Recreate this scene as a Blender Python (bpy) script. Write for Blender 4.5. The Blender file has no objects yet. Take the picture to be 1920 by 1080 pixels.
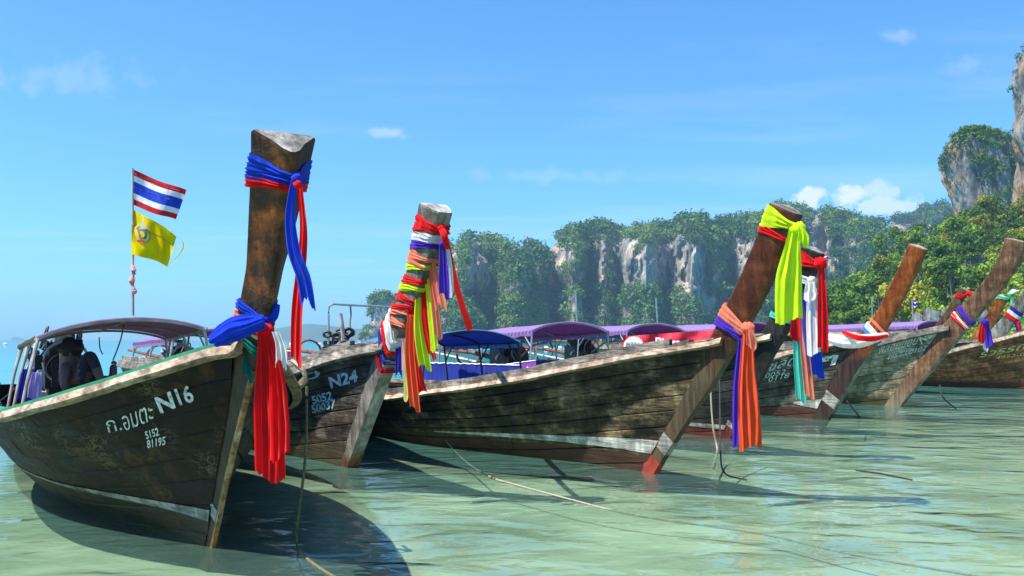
import bpy, bmesh, math, random
import numpy as np
from mathutils import Vector, Matrix, noise as mnoise
random.seed(7); np.random.seed(7)
scene = bpy.context.scene
COL = scene.collection
PI = math.pi
# ------------------------------------------------------------------ camera, sky, sun
CAMH, F, HY = 1.5, 1700.0, 637.0
cam = bpy.data.cameras.new('camera'); camo = bpy.data.objects.new('camera', cam); COL.objects.link(camo)
cam.sensor_width = 36.0; cam.lens = F / 1920 * 36.0; cam.shift_y = (HY - 540) / 1920
cam.clip_start = 0.05; cam.clip_end = 12000
camo.location = (0, 0, CAMH); camo.rotation_euler = (PI / 2, 0, 0)
scene.camera = camo
scene.view_settings.view_transform = 'Standard'; scene.view_settings.look = 'None'
scene.view_settings.exposure = 0.92; scene.view_settings.gamma = 1.0
scene.view_settings.use_curve_mapping = False
scene.cycles.use_denoising = True
scene.cycles.max_bounces = 8; scene.cycles.transparent_max_bounces = 16
scene.cycles.volume_bounces = 0; scene.cycles.caustics_reflective = False; scene.cycles.caustics_refractive = False
SUN = Vector((-0.46, -0.20, 0.86)).normalized()
world = bpy.data.worlds.new('World'); scene.world = world; world.use_nodes = True
wn, wl = world.node_tree.nodes, world.node_tree.links
wn.clear()

def N(nodes, typ, **kw):
    n = nodes.new(typ)
    for k, v in kw.items(): setattr(n, k, v)
    return n
def ramp(nodes, stops, interp='LINEAR'):
    r = nodes.new('ShaderNodeValToRGB'); r.color_ramp.interpolation = interp
    el = r.color_ramp.elements
    while len(el) < len(stops): el.new(0.5)
    for e, (p, c) in zip(el, stops):
        e.position = p
        e.color = (c, c, c, 1) if isinstance(c, (int, float)) else (c[0], c[1], c[2], 1)
    return r
def math_(nodes, links, op, a, b=None, clamp=False):
    m = nodes.new('ShaderNodeMath'); m.operation = op; m.use_clamp = clamp
    for i, v in enumerate((a, b)):
        if v is None: continue
        if isinstance(v, (int, float)): m.inputs[i].default_value = v
        else: links.new(v, m.inputs[i])
    return m.outputs[0]
def mixc(nodes, links, fac, a, b, mode='MIX'):
    m = nodes.new('ShaderNodeMix'); m.data_type = 'RGBA'; m.blend_type = mode
    for sock, v in ((m.inputs[0], fac), (m.inputs[6], a), (m.inputs[7], b)):
        if isinstance(v, (int, float)): sock.default_value = v
        elif isinstance(v, tuple): sock.default_value = (v[0], v[1], v[2], 1)
        else: links.new(v, sock)
    return m.outputs[2]

def build_world():
    out = N(wn, 'ShaderNodeOutputWorld'); bg = N(wn, 'ShaderNodeBackground'); bg.inputs[1].default_value = 0.087
    sky = N(wn, 'ShaderNodeTexSky'); sky.sky_type = 'NISHITA'; sky.sun_disc = False
    sky.sun_elevation = math.asin(SUN.z); sky.sun_rotation = math.atan2(SUN.x, SUN.y)
    sky.air_density = 1.0; sky.dust_density = 0.6; sky.ozone_density = 2.2; sky.altitude = 0
    tc = N(wn, 'ShaderNodeTexCoord'); sep = N(wn, 'ShaderNodeSeparateXYZ'); wl.new(tc.outputs['Generated'], sep.inputs[0])
    yc = math_(wn, wl, 'MAXIMUM', sep.outputs[1], 0.05)
    a = math_(wn, wl, 'DIVIDE', sep.outputs[0], yc); b = math_(wn, wl, 'DIVIDE', sep.outputs[2], yc)
    # thin high cloud everywhere: noise on a flat layer overhead
    zc = math_(wn, wl, 'MAXIMUM', sep.outputs[2], 0.03)
    px = math_(wn, wl, 'DIVIDE', sep.outputs[0], zc); py = math_(wn, wl, 'DIVIDE', sep.outputs[1], zc)
    cmb = N(wn, 'ShaderNodeCombineXYZ'); wl.new(px, cmb.inputs[0]); wl.new(py, cmb.inputs[1])
    mp = N(wn, 'ShaderNodeMapping'); mp.inputs['Scale'].default_value = (0.22, 0.5, 1); mp.inputs['Location'].default_value = (3.1, 0.4, 0)
    wl.new(cmb.outputs[0], mp.inputs[0])
    n1 = N(wn, 'ShaderNodeTexNoise'); n1.inputs['Scale'].default_value = 1.0; n1.inputs['Detail'].default_value = 7; n1.inputs['Roughness'].default_value = 0.6
    wl.new(mp.outputs[0], n1.inputs['Vector'])
    cir = ramp(wn, [(0.52, 0.0), (0.8, 0.3)]); wl.new(n1.outputs[0], cir.inputs[0])
    # puffs low over the ridge and a few small wisps
    cab = N(wn, 'ShaderNodeCombineXYZ'); wl.new(a, cab.inputs[0]); wl.new(b, cab.inputs[1])
    n2 = N(wn, 'ShaderNodeTexNoise'); n2.inputs['Scale'].default_value = 38; n2.inputs['Detail'].default_value = 7; n2.inputs['Roughness'].default_value = 0.55
    wl.new(cab.outputs[0], n2.inputs['Vector'])
    total = cir.outputs[0]
    for (cx, cy, rx, ry, s) in [(1515, 366, 42, 22, .8), (1590, 374, 58, 26, .8), (1680, 358, 70, 22, 0.5), (1640, 384, 95, 24, 0.62),
                                (733, 248, 50, 12, .32), (766, 257, 22, 11, .42), (1690, 68, 46, 18, .2), (1800, 125, 70, 30, .14), (1030, 330, 230, 16, .13), (130, 140, 190, 45, .14)]:
        da = math_(wn, wl, 'DIVIDE', math_(wn, wl, 'SUBTRACT', a, (cx - 960) / F), rx / F)
        db = math_(wn, wl, 'DIVIDE', math_(wn, wl, 'SUBTRACT', b, (HY - cy) / F), ry / F)
        r2 = math_(wn, wl, 'SQRT', math_(wn, wl, 'ADD', math_(wn, wl, 'MULTIPLY', da, da), math_(wn, wl, 'MULTIPLY', db, db)))
        rr = math_(wn, wl, 'ADD', r2, math_(wn, wl, 'MULTIPLY', math_(wn, wl, 'SUBTRACT', n2.outputs[0], 0.5), 3.2))
        f = ramp(wn, [(0.35 if s > .45 else 0.0, s), (1.0, 0.0)], 'EASE'); wl.new(rr, f.inputs[0])
        front = math_(wn, wl, 'GREATER_THAN', sep.outputs[1], 0.06)
        total = math_(wn, wl, 'MAXIMUM', total, math_(wn, wl, 'MULTIPLY', f.outputs[0], front))
    tint = mixc(wn, wl, 1.0, sky.outputs[0], (0.52, 1.02, 1.40), 'MULTIPLY')
    c = mixc(wn, wl, total, tint, (6.6, 6.9, 7.3))
    wl.new(c, bg.inputs[0]); wl.new(bg.outputs[0], out.inputs[0])
build_world()
sl = bpy.data.lights.new('sun', 'SUN'); sl.energy = 5.0; sl.angle = math.radians(0.5); sl.color = (1.0, 0.95, 0.87)
so = bpy.data.objects.new('sun', sl); COL.objects.link(so); so.location = (-40, -8, 80)
so.rotation_euler = SUN.to_track_quat('Z', 'Y').to_euler()

# ------------------------------------------------------------------ helpers
def P(px, py, d):
    """the point at depth d (metres ahead) seen at px,py of a 1920 wide picture"""
    return Vector(((px - 960) / F * d, d, CAMH + (HY - py) / F * d))
def tag(o, label=None, cat=None, group=None, kind=None):
    if label: o['label'] = label
    if cat: o['category'] = cat
    if group: o['group'] = group
    if kind: o['kind'] = kind
    return o
def empty(name, loc=(0, 0, 0), rz=0.0, parent=None):
    o = bpy.data.objects.new(name, None); COL.objects.link(o); o.location = loc; o.rotation_euler = (0, 0, rz)
    o.empty_display_size = 0.2
    if parent: o.parent = parent
    return o
class MB:
    def __init__(s): s.v = []; s.f = []; s.uv = []; s.mi = []
    def grid(s, rows, closed=False, mi=0, uv=None):
        """rows: list of equal-length point lists"""
        b = len(s.v); n = len(rows[0])
        for r in rows: s.v.extend(tuple(p) for p in r)
        for i in range(len(rows) - 1):
            for j in range(n if closed else n - 1):
                k = (j + 1) % n
                s.f.append((b + i * n + j, b + i * n + k, b + (i + 1) * n + k, b + (i + 1) * n + j)); s.mi.append(mi)
        return b
    def cap(s, idx, mi=0): s.f.append(tuple(idx)); s.mi.append(mi)
    def box(s, c, size, rot=None, mi=0, bev=0.0):
        hx, hy, hz = (q / 2 for q in size); c = Vector(c)
        b = len(s.v)
        for x in (-hx, hx):
            for y in (-hy, hy):
                for z in (-hz, hz):
                    p = Vector((x, y, z))
                    if rot: p = rot @ p
                    s.v.append(tuple(c + p))
        for q in ((0, 1, 3, 2), (4, 6, 7, 5), (0, 4, 5, 1), (2, 3, 7, 6), (0, 2, 6, 4), (1, 5, 7, 3)):
            s.f.append(tuple(b + i for i in q)); s.mi.append(mi)
    def tube(s, pts, r, n=8, mi=0, ends=True):
        pts = [Vector(p) for p in pts]; rows = []
        rr = r if isinstance(r, (list, tuple)) else [r] * len(pts)
        up = Vector((0, 0, 1))
        for i, p in enumerate(pts):
            t = (pts[min(i + 1, len(pts) - 1)] - pts[max(i - 1, 0)]).normalized()
            a = t.cross(up)
            if a.length < 0.05: a = t.cross(Vector((0, 1, 0)))
            a.normalize(); b2 = t.cross(a)
            rows.append([p + (a * math.cos(2 * PI * k / n) + b2 * math.sin(2 * PI * k / n)) * rr[i] for k in range(n)])
        b = s.grid(rows, True, mi)
        if ends:
            s.cap([b + k for k in range(n)][::-1], mi); s.cap([b + (len(pts) - 1) * n + k for k in range(n)], mi)
    def disc(s, c, axis, r, h, n=16, mi=0):
        c = Vector(c); axis = Vector(axis).normalized()
        s.tube([c - axis * h / 2, c + axis * h / 2], r, n, mi)
    def build(s, name, mat, parent=None, smooth=True, center=False, angle=0.7):
        me = bpy.data.meshes.new(name)
        v = s.v; loc = None
        if center and parent is None:
            arr = np.array(v); lo, hi = arr.min(0), arr.max(0); loc = Vector(((lo[0] + hi[0]) / 2, (lo[1] + hi[1]) / 2, lo[2]))
            v = [tuple(Vector(p) - loc) for p in v]
        me.from_pydata(v, [], s.f)
        mats = mat if isinstance(mat, (list, tuple)) else [mat]
        for m in mats: me.materials.append(m)
        if len(mats) > 1: me.polygons.foreach_set('material_index', s.mi)
        bm = bmesh.new(); bm.from_mesh(me); bmesh.ops.recalc_face_normals(bm, faces=bm.faces); bm.to_mesh(me); bm.free()
        if smooth:
            me.polygons.foreach_set('use_smooth', [True] * len(me.polygons))
            try: me.set_sharp_from_angle(angle=angle)
            except Exception: pass
        me.update()
        o = bpy.data.objects.new(name, me); COL.objects.link(o)
        if loc: o.location = loc
        if parent: o.parent = parent
        return o
def mesh_np(name, v, quads, mat, parent=None, smooth=False):
    me = bpy.data.meshes.new(name)
    n = len(quads)
    me.vertices.add(len(v)); me.vertices.foreach_set('co', v.astype(np.float32).ravel())
    me.loops.add(n * 4); me.loops.foreach_set('vertex_index', quads.astype(np.int32).ravel())
    me.polygons.add(n); me.polygons.foreach_set('loop_start', np.arange(0, n * 4, 4, dtype=np.int32))
    me.update(calc_edges=True)
    if smooth: me.polygons.foreach_set('use_smooth', np.ones(n, dtype=bool))
    me.materials.append(mat); me.validate()
    o = bpy.data.objects.new(name, me); COL.objects.link(o)
    if parent: o.parent = parent
    return o
def lerp(a, b, t): return a + (b - a) * t
def sm(t): t = max(0.0, min(1.0, t)); return t * t * (3 - 2 * t)
def interp(tab, x):
    if x <= tab[0][0]:
        (x0, y0), (x1, y1) = tab[0], tab[1]; return y0 + (y1 - y0) * (x - x0) / (x1 - x0)
    for (x0, y0), (x1, y1) in zip(tab, tab[1:]):
        if x <= x1: return y0 + (y1 - y0) * (x - x0) / (x1 - x0)
    (x0, y0), (x1, y1) = tab[-2], tab[-1]; return y1 if x1 == x0 else y1 + (y1 - y0) * (x - x1) / (x1 - x0)
def catmull(pts, n=5):
    pts = [Vector(p) for p in pts]; out = []
    for i in range(len(pts) - 1):
        p0, p1, p2, p3 = pts[max(i - 1, 0)], pts[i], pts[i + 1], pts[min(i + 2, len(pts) - 1)]
        for k in range(n):
            t = k / n
            out.append(0.5 * ((2 * p1) + (p2 - p0) * t + (2 * p0 - 5 * p1 + 4 * p2 - p3) * t * t + (3 * p1 - p0 - 3 * p2 + p3) * t ** 3))
    out.append(pts[-1]); return out

# ------------------------------------------------------------------ materials
def mat(name):
    m = bpy.data.materials.new(name); m.use_nodes = True
    nd, lk = m.node_tree.nodes, m.node_tree.links
    return m, nd, lk, nd['Principled BSDF'], nd['Material Output']
def plain(name, col, rough=0.6, metal=0.0, var=0.25, scale=8.0, bump=0.0, chip=None):
    m, nd, lk, bs, _ = mat(name)
    tc = N(nd, 'ShaderNodeTexCoord'); n = N(nd, 'ShaderNodeTexNoise'); n.inputs['Scale'].default_value = scale; n.inputs['Detail'].default_value = 5
    lk.new(tc.outputs['Object'], n.inputs['Vector'])
    d = tuple(c * (1 - var) for c in col); b = tuple(min(1, c * (1 + var * .6)) for c in col)
    r = ramp(nd, [(0.3, d), (0.7, b)] if not chip else [(0.36, chip), (0.40, d), (0.7, b)]); lk.new(n.outputs[0], r.inputs[0]); lk.new(r.outputs[0], bs.inputs['Base Color'])
    bs.inputs['Roughness'].default_value = rough; bs.inputs['Metallic'].default_value = metal
    if bump:
        bp = N(nd, 'ShaderNodeBump'); bp.inputs['Strength'].default_value = bump; bp.inputs['Distance'].default_value = 0.01
        lk.new(n.outputs[0], bp.inputs['Height']); lk.new(bp.outputs[0], bs.inputs['Normal'])
    return m
def wood(name, dark, mid, light, streak=0.5, scratch=(0.3, 0.27, 0.2), scr=0.5, low=None, lowz=0.15, lowsoft=.06, rough=0.62, grain=(0.35, 3.0, 7.0), p1=(0.36, 0.5, 0.68), rust=0.0, bump=.5, spec=.22):
    m, nd, lk, bs, _ = mat(name)
    tc = N(nd, 'ShaderNodeTexCoord')
    def noise(sc, scale, det, rg=.6, dist=0.0, loc=(0, 0, 0)):
        mp = N(nd, 'ShaderNodeMapping'); mp.inputs['Scale'].default_value = sc; mp.inputs['Location'].default_value = loc
        lk.new(tc.outputs['Object'], mp.inputs[0])
        n = N(nd, 'ShaderNodeTexNoise'); n.inputs['Scale'].default_value = scale; n.inputs['Detail'].default_value = det
        n.inputs['Roughness'].default_value = rg; n.inputs['Distortion'].default_value = dist
        lk.new(mp.outputs[0], n.inputs['Vector']); return n.outputs[0]
    blot = noise((0.8, 1.2, 1.5), 2.0, 8, .68)
    gr = noise(grain, 5.0, 6, .65)
    c = ramp(nd, [(p1[0], dark), (p1[1], mid), (p1[2], light)]); lk.new(blot, c.inputs[0])
    g = ramp(nd, [(0.36, 0.12), (0.6, 1.35)]); lk.new(gr, g.inputs[0])
    col = mixc(nd, lk, streak, c.outputs[0], g.outputs[0], 'MULTIPLY')
    oi = N(nd, 'ShaderNodeObjectInfo'); pv = ramp(nd, [(0, .55), (.5, .95), (1, 1.5)]); lk.new(oi.outputs['Random'], pv.inputs[0])
    col = mixc(nd, lk, .85, col, pv.outputs[0], 'MULTIPLY')
    dr = ramp(nd, [(.42, .35), (.56, 1.0), (.7, 1.35)]); lk.new(noise((3.2, 3.2, .22), 2.2, 5, .6, .3, (2, 8, 3)), dr.inputs[0])
    col = mixc(nd, lk, .7, col, dr.outputs[0], 'MULTIPLY')
    # scuffs and scratches along the planks
    s1 = noise((1.2, 2.0, 4.0), 2.6, 6, .75, 1.2, (4, 2, 1))
    sr = ramp(nd, [(0.485, 0.0), (0.5, 1.0), (0.515, 0.0)]); lk.new(s1, sr.inputs[0])
    msk = ramp(nd, [(0.5, 0.0), (0.62, 1.0)]); lk.new(noise((1, 1, 1), 1.7, 3, .5, 0, (9, 3, 5)), msk.inputs[0])
    col = mixc(nd, lk, math_(nd, lk, 'MULTIPLY', math_(nd, lk, 'MULTIPLY', sr.outputs[0], msk.outputs[0]), scr), col, scratch)
    if rust > 0:
        rr = ramp(nd, [(0.6, 0.0), (0.72, 1.0)]); lk.new(noise((1, 1, .35), 3.0, 6, .6, 0, (7, 7, 2)), rr.inputs[0])
        col = mixc(nd, lk, math_(nd, lk, 'MULTIPLY', rr.outputs[0], rust), col, (0.20, 0.085, 0.025))
    if low is not None:
        sp = N(nd, 'ShaderNodeSeparateXYZ'); lk.new(tc.outputs['Object'], sp.inputs[0])
        zz = math_(nd, lk, 'ADD', sp.outputs[2], math_(nd, lk, 'MULTIPLY', math_(nd, lk, 'SUBTRACT', blot, 0.5), lowsoft * 2))
        lz = N(nd, 'ShaderNodeMapRange'); lz.inputs[1].default_value = lowz + lowsoft; lz.inputs[2].default_value = lowz - lowsoft
        lk.new(zz, lz.inputs[0])
        lc = mixc(nd, lk, .6, low, g.outputs[0], 'MULTIPLY')
        col = mixc(nd, lk, lz.outputs[0], col, lc)
    lk.new(col, bs.inputs['Base Color'])
    rg = ramp(nd, [(0.3, rough - .15), (0.7, rough + .2)]); lk.new(blot, rg.inputs[0]); lk.new(rg.outputs[0], bs.inputs['Roughness'])
    bs.inputs['Specular IOR Level'].default_value = spec
    h = math_(nd, lk, 'ADD', gr, math_(nd, lk, 'MULTIPLY', s1, .6))
    bp = N(nd, 'ShaderNodeBump'); bp.inputs['Strength'].default_value = bump; bp.inputs['Distance'].default_value = 0.02
    lk.new(h, bp.inputs['Height']); lk.new(bp.outputs[0], bs.inputs['Normal'])
    return m
def cloth(name, col, trans=0.4, rough=.85, var=.15):
    m, nd, lk, bs, out = mat(name)
    tc = N(nd, 'ShaderNodeTexCoord'); n = N(nd, 'ShaderNodeTexNoise'); n.inputs['Scale'].default_value = 14; n.inputs['Detail'].default_value = 4
    mp = N(nd, 'ShaderNodeMapping'); mp.inputs['Scale'].default_value = (1, 1, .3); lk.new(tc.outputs['Object'], mp.inputs[0]); lk.new(mp.outputs[0], n.inputs['Vector'])
    r = ramp(nd, [(0.3, tuple(c * (1 - var) for c in col)), (0.7, tuple(min(1, c * (1 + var)) for c in col))]); lk.new(n.outputs[0], r.inputs[0])
    lk.new(r.outputs[0], bs.inputs['Base Color']); bs.inputs['Roughness'].default_value = 1.0; bs.inputs['Specular IOR Level'].default_value = .04; bs.inputs['Sheen Weight'].default_value = .15
    tr = N(nd, 'ShaderNodeBsdfTranslucent'); lk.new(r.outputs[0], tr.inputs[0])
    mx = N(nd, 'ShaderNodeMixShader'); mx.inputs[0].default_value = trans
    lk.new(bs.outputs[0], mx.inputs[1]); lk.new(tr.outputs[0], mx.inputs[2]); lk.new(mx.outputs[0], out.inputs[0])
    # woven wrinkles
    n2 = N(nd, 'ShaderNodeTexNoise'); n2.inputs['Scale'].default_value = 22; n2.inputs['Detail'].default_value = 6; lk.new(mp.outputs[0], n2.inputs['Vector'])
    bp = N(nd, 'ShaderNodeBump'); bp.inputs['Strength'].default_value = .6; bp.inputs['Distance'].default_value = .02
    lk.new(n2.outputs[0], bp.inputs['Height']); lk.new(bp.outputs[0], bs.inputs['Normal'])
    return m
CL = {k: cloth('cloth_' + k, c) for k, c in dict(
    red=(.86, .012, .015), crimson=(.6, .01, .03), orange=(1.0, .11, .03), coral=(1.0, .26, .15), lime=(.68, .95, .02), paleyellow=(.75, .8, .2),
    blue=(.015, .06, .62), navy=(.03, .03, .32), purple=(.10, .035, .5), white=(.85, .84, .82), pink=(.85, .5, .5),
    teal=(.0, .16, .14), turquoise=(.1, .66, .5), skyblue=(.1, .3, .75), lilac=(.5, .38, .75), green=(.25, .75, .35)).items()}
M = dict(
    tar=plain('tar_black', (.015, .014, .012), .55),
    pipe=plain('galvanised_pipe', (.45, .45, .45), .4, .6),
    rustpipe=plain('rusty_white_pipe', (.5, .44, .38), .6, .1, .5, 6),
    darkpipe=plain('dark_pipe', (.05, .045, .045), .5, .4),
    engine=plain('engine_black', (.022, .022, .024), .45, .3, .5, 14, .3),
    steel=plain('worn_steel', (.42, .42, .43), .35, .8, .3),
    rust=plain('rusty_iron', (.19, .07, .03), .8, .1, .5, 12),
    brass=plain('pulley_red', (.3, .05, .035), .6, .1),
    rope=plain('pale_rope', (.36, .31, .22), .9, 0, .35, 60, .4),
    oldrope=plain('weedy_rope', (.13, .12, .06), .9, 0, .45, 40, .4),
    blackrope=plain('black_rope', (.02, .02, .02), .8),
    letter=plain('letter_paint_white', (.62, .66, .68), .6, 0, .35, 30, chip=(.05, .04, .03)),
    letterold=plain('letter_paint_faded', (.66, .68, .62), .7, 0, .45, 25),
    letterblue=plain('letter_paint_pale_blue', (.42, .56, .62), .6, 0, .3, 30, chip=(.05, .04, .03)),
    letteryellow=plain('letter_paint_yellow', (.8, .6, .14), .6, 0, .3, 30),
    
    greenpaint=plain('green_paint', (.02, .22, .10), .55, 0, .35, 9),
    redpaint=plain('red_paint', (.35, .04, .02), .6, 0, .5, 8),
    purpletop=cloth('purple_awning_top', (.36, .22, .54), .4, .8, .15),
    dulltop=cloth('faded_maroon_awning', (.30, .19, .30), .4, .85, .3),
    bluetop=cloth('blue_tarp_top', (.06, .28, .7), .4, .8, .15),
    banner=plain('banner_red', (.72, .02, .045), .5, 0, .15, 4),
    white=plain('white_print', (.82, .82, .82), .6, 0, .08),
    print_black=plain('black_print', (.08, .08, .09), .6),
    flagred=cloth('flag_red', (.62, .02, .03), .35), flagwhite=cloth('flag_white', (.85, .85, .87), .35), flagblue=cloth('flag_blue', (.02, .07, .55), .35),
    flagyellow=cloth('flag_yellow', (.86, .66, .0), .35),
    emblem_green=plain('emblem_green', (.12, .2, .06), .7), emblem_gold=plain('emblem_gold', (.75, .4, .06), .7), emblem_red=plain('emblem_red', (.6, .05, .04), .7),
    skin=plain('skin', (.10, .05, .032), .55), trousers=plain('dark_clothing', (.012, .012, .02), .85), hair=plain('black_hair', (.01, .009, .008), .5),
    buoy=plain('buoy_white', (.8, .8, .78), .5, 0, .1), bark=plain('bark', (.16, .13, .10), .9, 0, .4, 3),
)
for k, c in dict(purple=(.26, .09, .27), blue=(.02, .06, .42), navyc=(.02, .045, .36), darkpurple=(.13, .055, .24), greypurple=(.24, .15, .25), dull=(.24, .17, .24), bright=(.36, .09, .52)).items():  # side panels: darkpurple has the shade in its colour, bright has the sunlight
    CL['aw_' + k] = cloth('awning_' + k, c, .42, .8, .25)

W = dict(
    h1=wood('hull_wood_tarred', (.004, .003, .002), (.024, .014, .006), (.14, .08, .028), .75, (.32, .26, .16), .85, (.036, .032, .018), .22, .03, .6, rust=.35, bump=.5, spec=.12, p1=(.44, .57, .68)),
    h2=wood('hull_wood_grey', (.025, .018, .013), (.085, .064, .048), (.24, .19, .15), .8, (.33, .3, .25), .25, (.06, .045, .022), .2, .12, .7, rust=.25),
    h3=wood('hull_wood_olive', (.008, .007, .005), (.10, .066, .033), (.42, .295, .16), .75, (.36, .3, .2), .4, (.06, .028, .018), .2, .03, .6, p1=(.42, .51, .62), rust=.3, spec=.25),
    h4=wood('hull_wood_black', (.014, .013, .012), (.03, .027, .024), (.07, .062, .055), .6, (.2, .18, .15), .3, (.10, .02, .014), .18, .015, .55),
    h5=wood('hull_wood_charcoal', (.03, .026, .02), (.09, .078, .058), (.26, .23, .17), .7, (.3, .29, .25), .35, (.08, .03, .025), .2, .03, .65, rust=.15),
    h6=wood('hull_wood_grey_green', (.14, .11, .066), (.35, .28, .17), (.52, .42, .27), .7, (.42, .38, .28), .45, (.05, .047, .018), .22, .1, .7),
    h7=wood('hull_wood_brown', (.17, .045, .016), (.42, .13, .05), (.60, .26, .12), .6, (.4, .3, .15), .3, (.09, .03, .018), .22, .06, .6),
    p1=wood('post_wood_stained', (.012, .008, .005), (.07, .03, .011), (.38, .11, .022), .55, (.3, .24, .18), .5, (.035, .025, .013), 1.45, .12, .5, grain=(5, 5, .35), p1=(.38, .52, .64)),
    p2=wood('post_wood_grey', (.09, .08, .065), (.17, .15, .125), (.28, .25, .21), .6, (.4, .36, .3), .3, (.10, .04, .015), .12, .05, .75, grain=(3, 3, .5)),
    p3=wood('post_wood_red', (.05, .013, .005), (.15, .036, .012), (.28, .09, .032), .5, (.4, .26, .16), .5, (.085, .06, .035), 1.35, .2, .42, grain=(5, 5, .35)),
    p4=wood('post_wood_black', (.012, .011, .010), (.025, .022, .02), (.06, .05, .045), .5, (.4, .4, .4), .3, (.11, .02, .014), .18, .015, .55, grain=(3, 3, .5)),
    p5=wood('post_wood_orange', (.09, .018, .004), (.26, .058, .011), (.42, .13, .026), .5, (.42, .25, .12), .3, (.045, .028, .024), 1.25, .12, .38, grain=(5, 5, .35)),
    p6=wood('post_wood_brown', (.05, .024, .012), (.125, .06, .03), (.23, .13, .07), .55, (.4, .33, .26), .4, (.22, .17, .12), .3, .3, .6, grain=(5, 5, .35)),
    rail=wood('rail_wood_pale', (.30, .19, .12), (.48, .35, .25), (.62, .50, .40), .55, (.6, .52, .45), .4, None, rough=.75, grain=(.25, 6, 6), bump=.4),
    cap=wood('rail_wood_grey', (.11, .095, .075), (.21, .18, .15), (.33, .29, .25), .65, (.45, .4, .35), .3, None, rough=.8, grain=(.25, 6, 6), bump=.6),
    top=wood('end_grain', (.2, .185, .16), (.33, .31, .28), (.44, .42, .38), .5, (.2, .18, .15), .4, None, rough=.85, grain=(5, 5, 5)),
    deck=wood('deck_wood', (.06, .045, .03), (.13, .10, .07), (.2, .16, .12), .6, rough=.8, grain=(.4, 5, 5)),
    stripe=wood('stripe_worn_white', (.10, .09, .07), (.36, .35, .31), (.56, .55, .5), .5, (.12, .1, .07), .6, None, rough=.7, p1=(.36, .46, .6)),
    rustedge=wood('stem_edge_rusty', (.16, .06, .015), (.34, .16, .045), (.6, .48, .32), .5, (.6, .55, .45), .5, None, rough=.7, grain=(6, 6, 1.2)),
    frontface=wood('stem_wood_pale', (.2, .17, .13), (.36, .31, .26), (.46, .41, .35), .5, (.3, .2, .1), .4, (.2, .09, .03), .22, .12, .75, grain=(3, 3, .5), rust=.4),  # pale sunlit tone for a stem front, also used on worn stem edges
)

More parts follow.
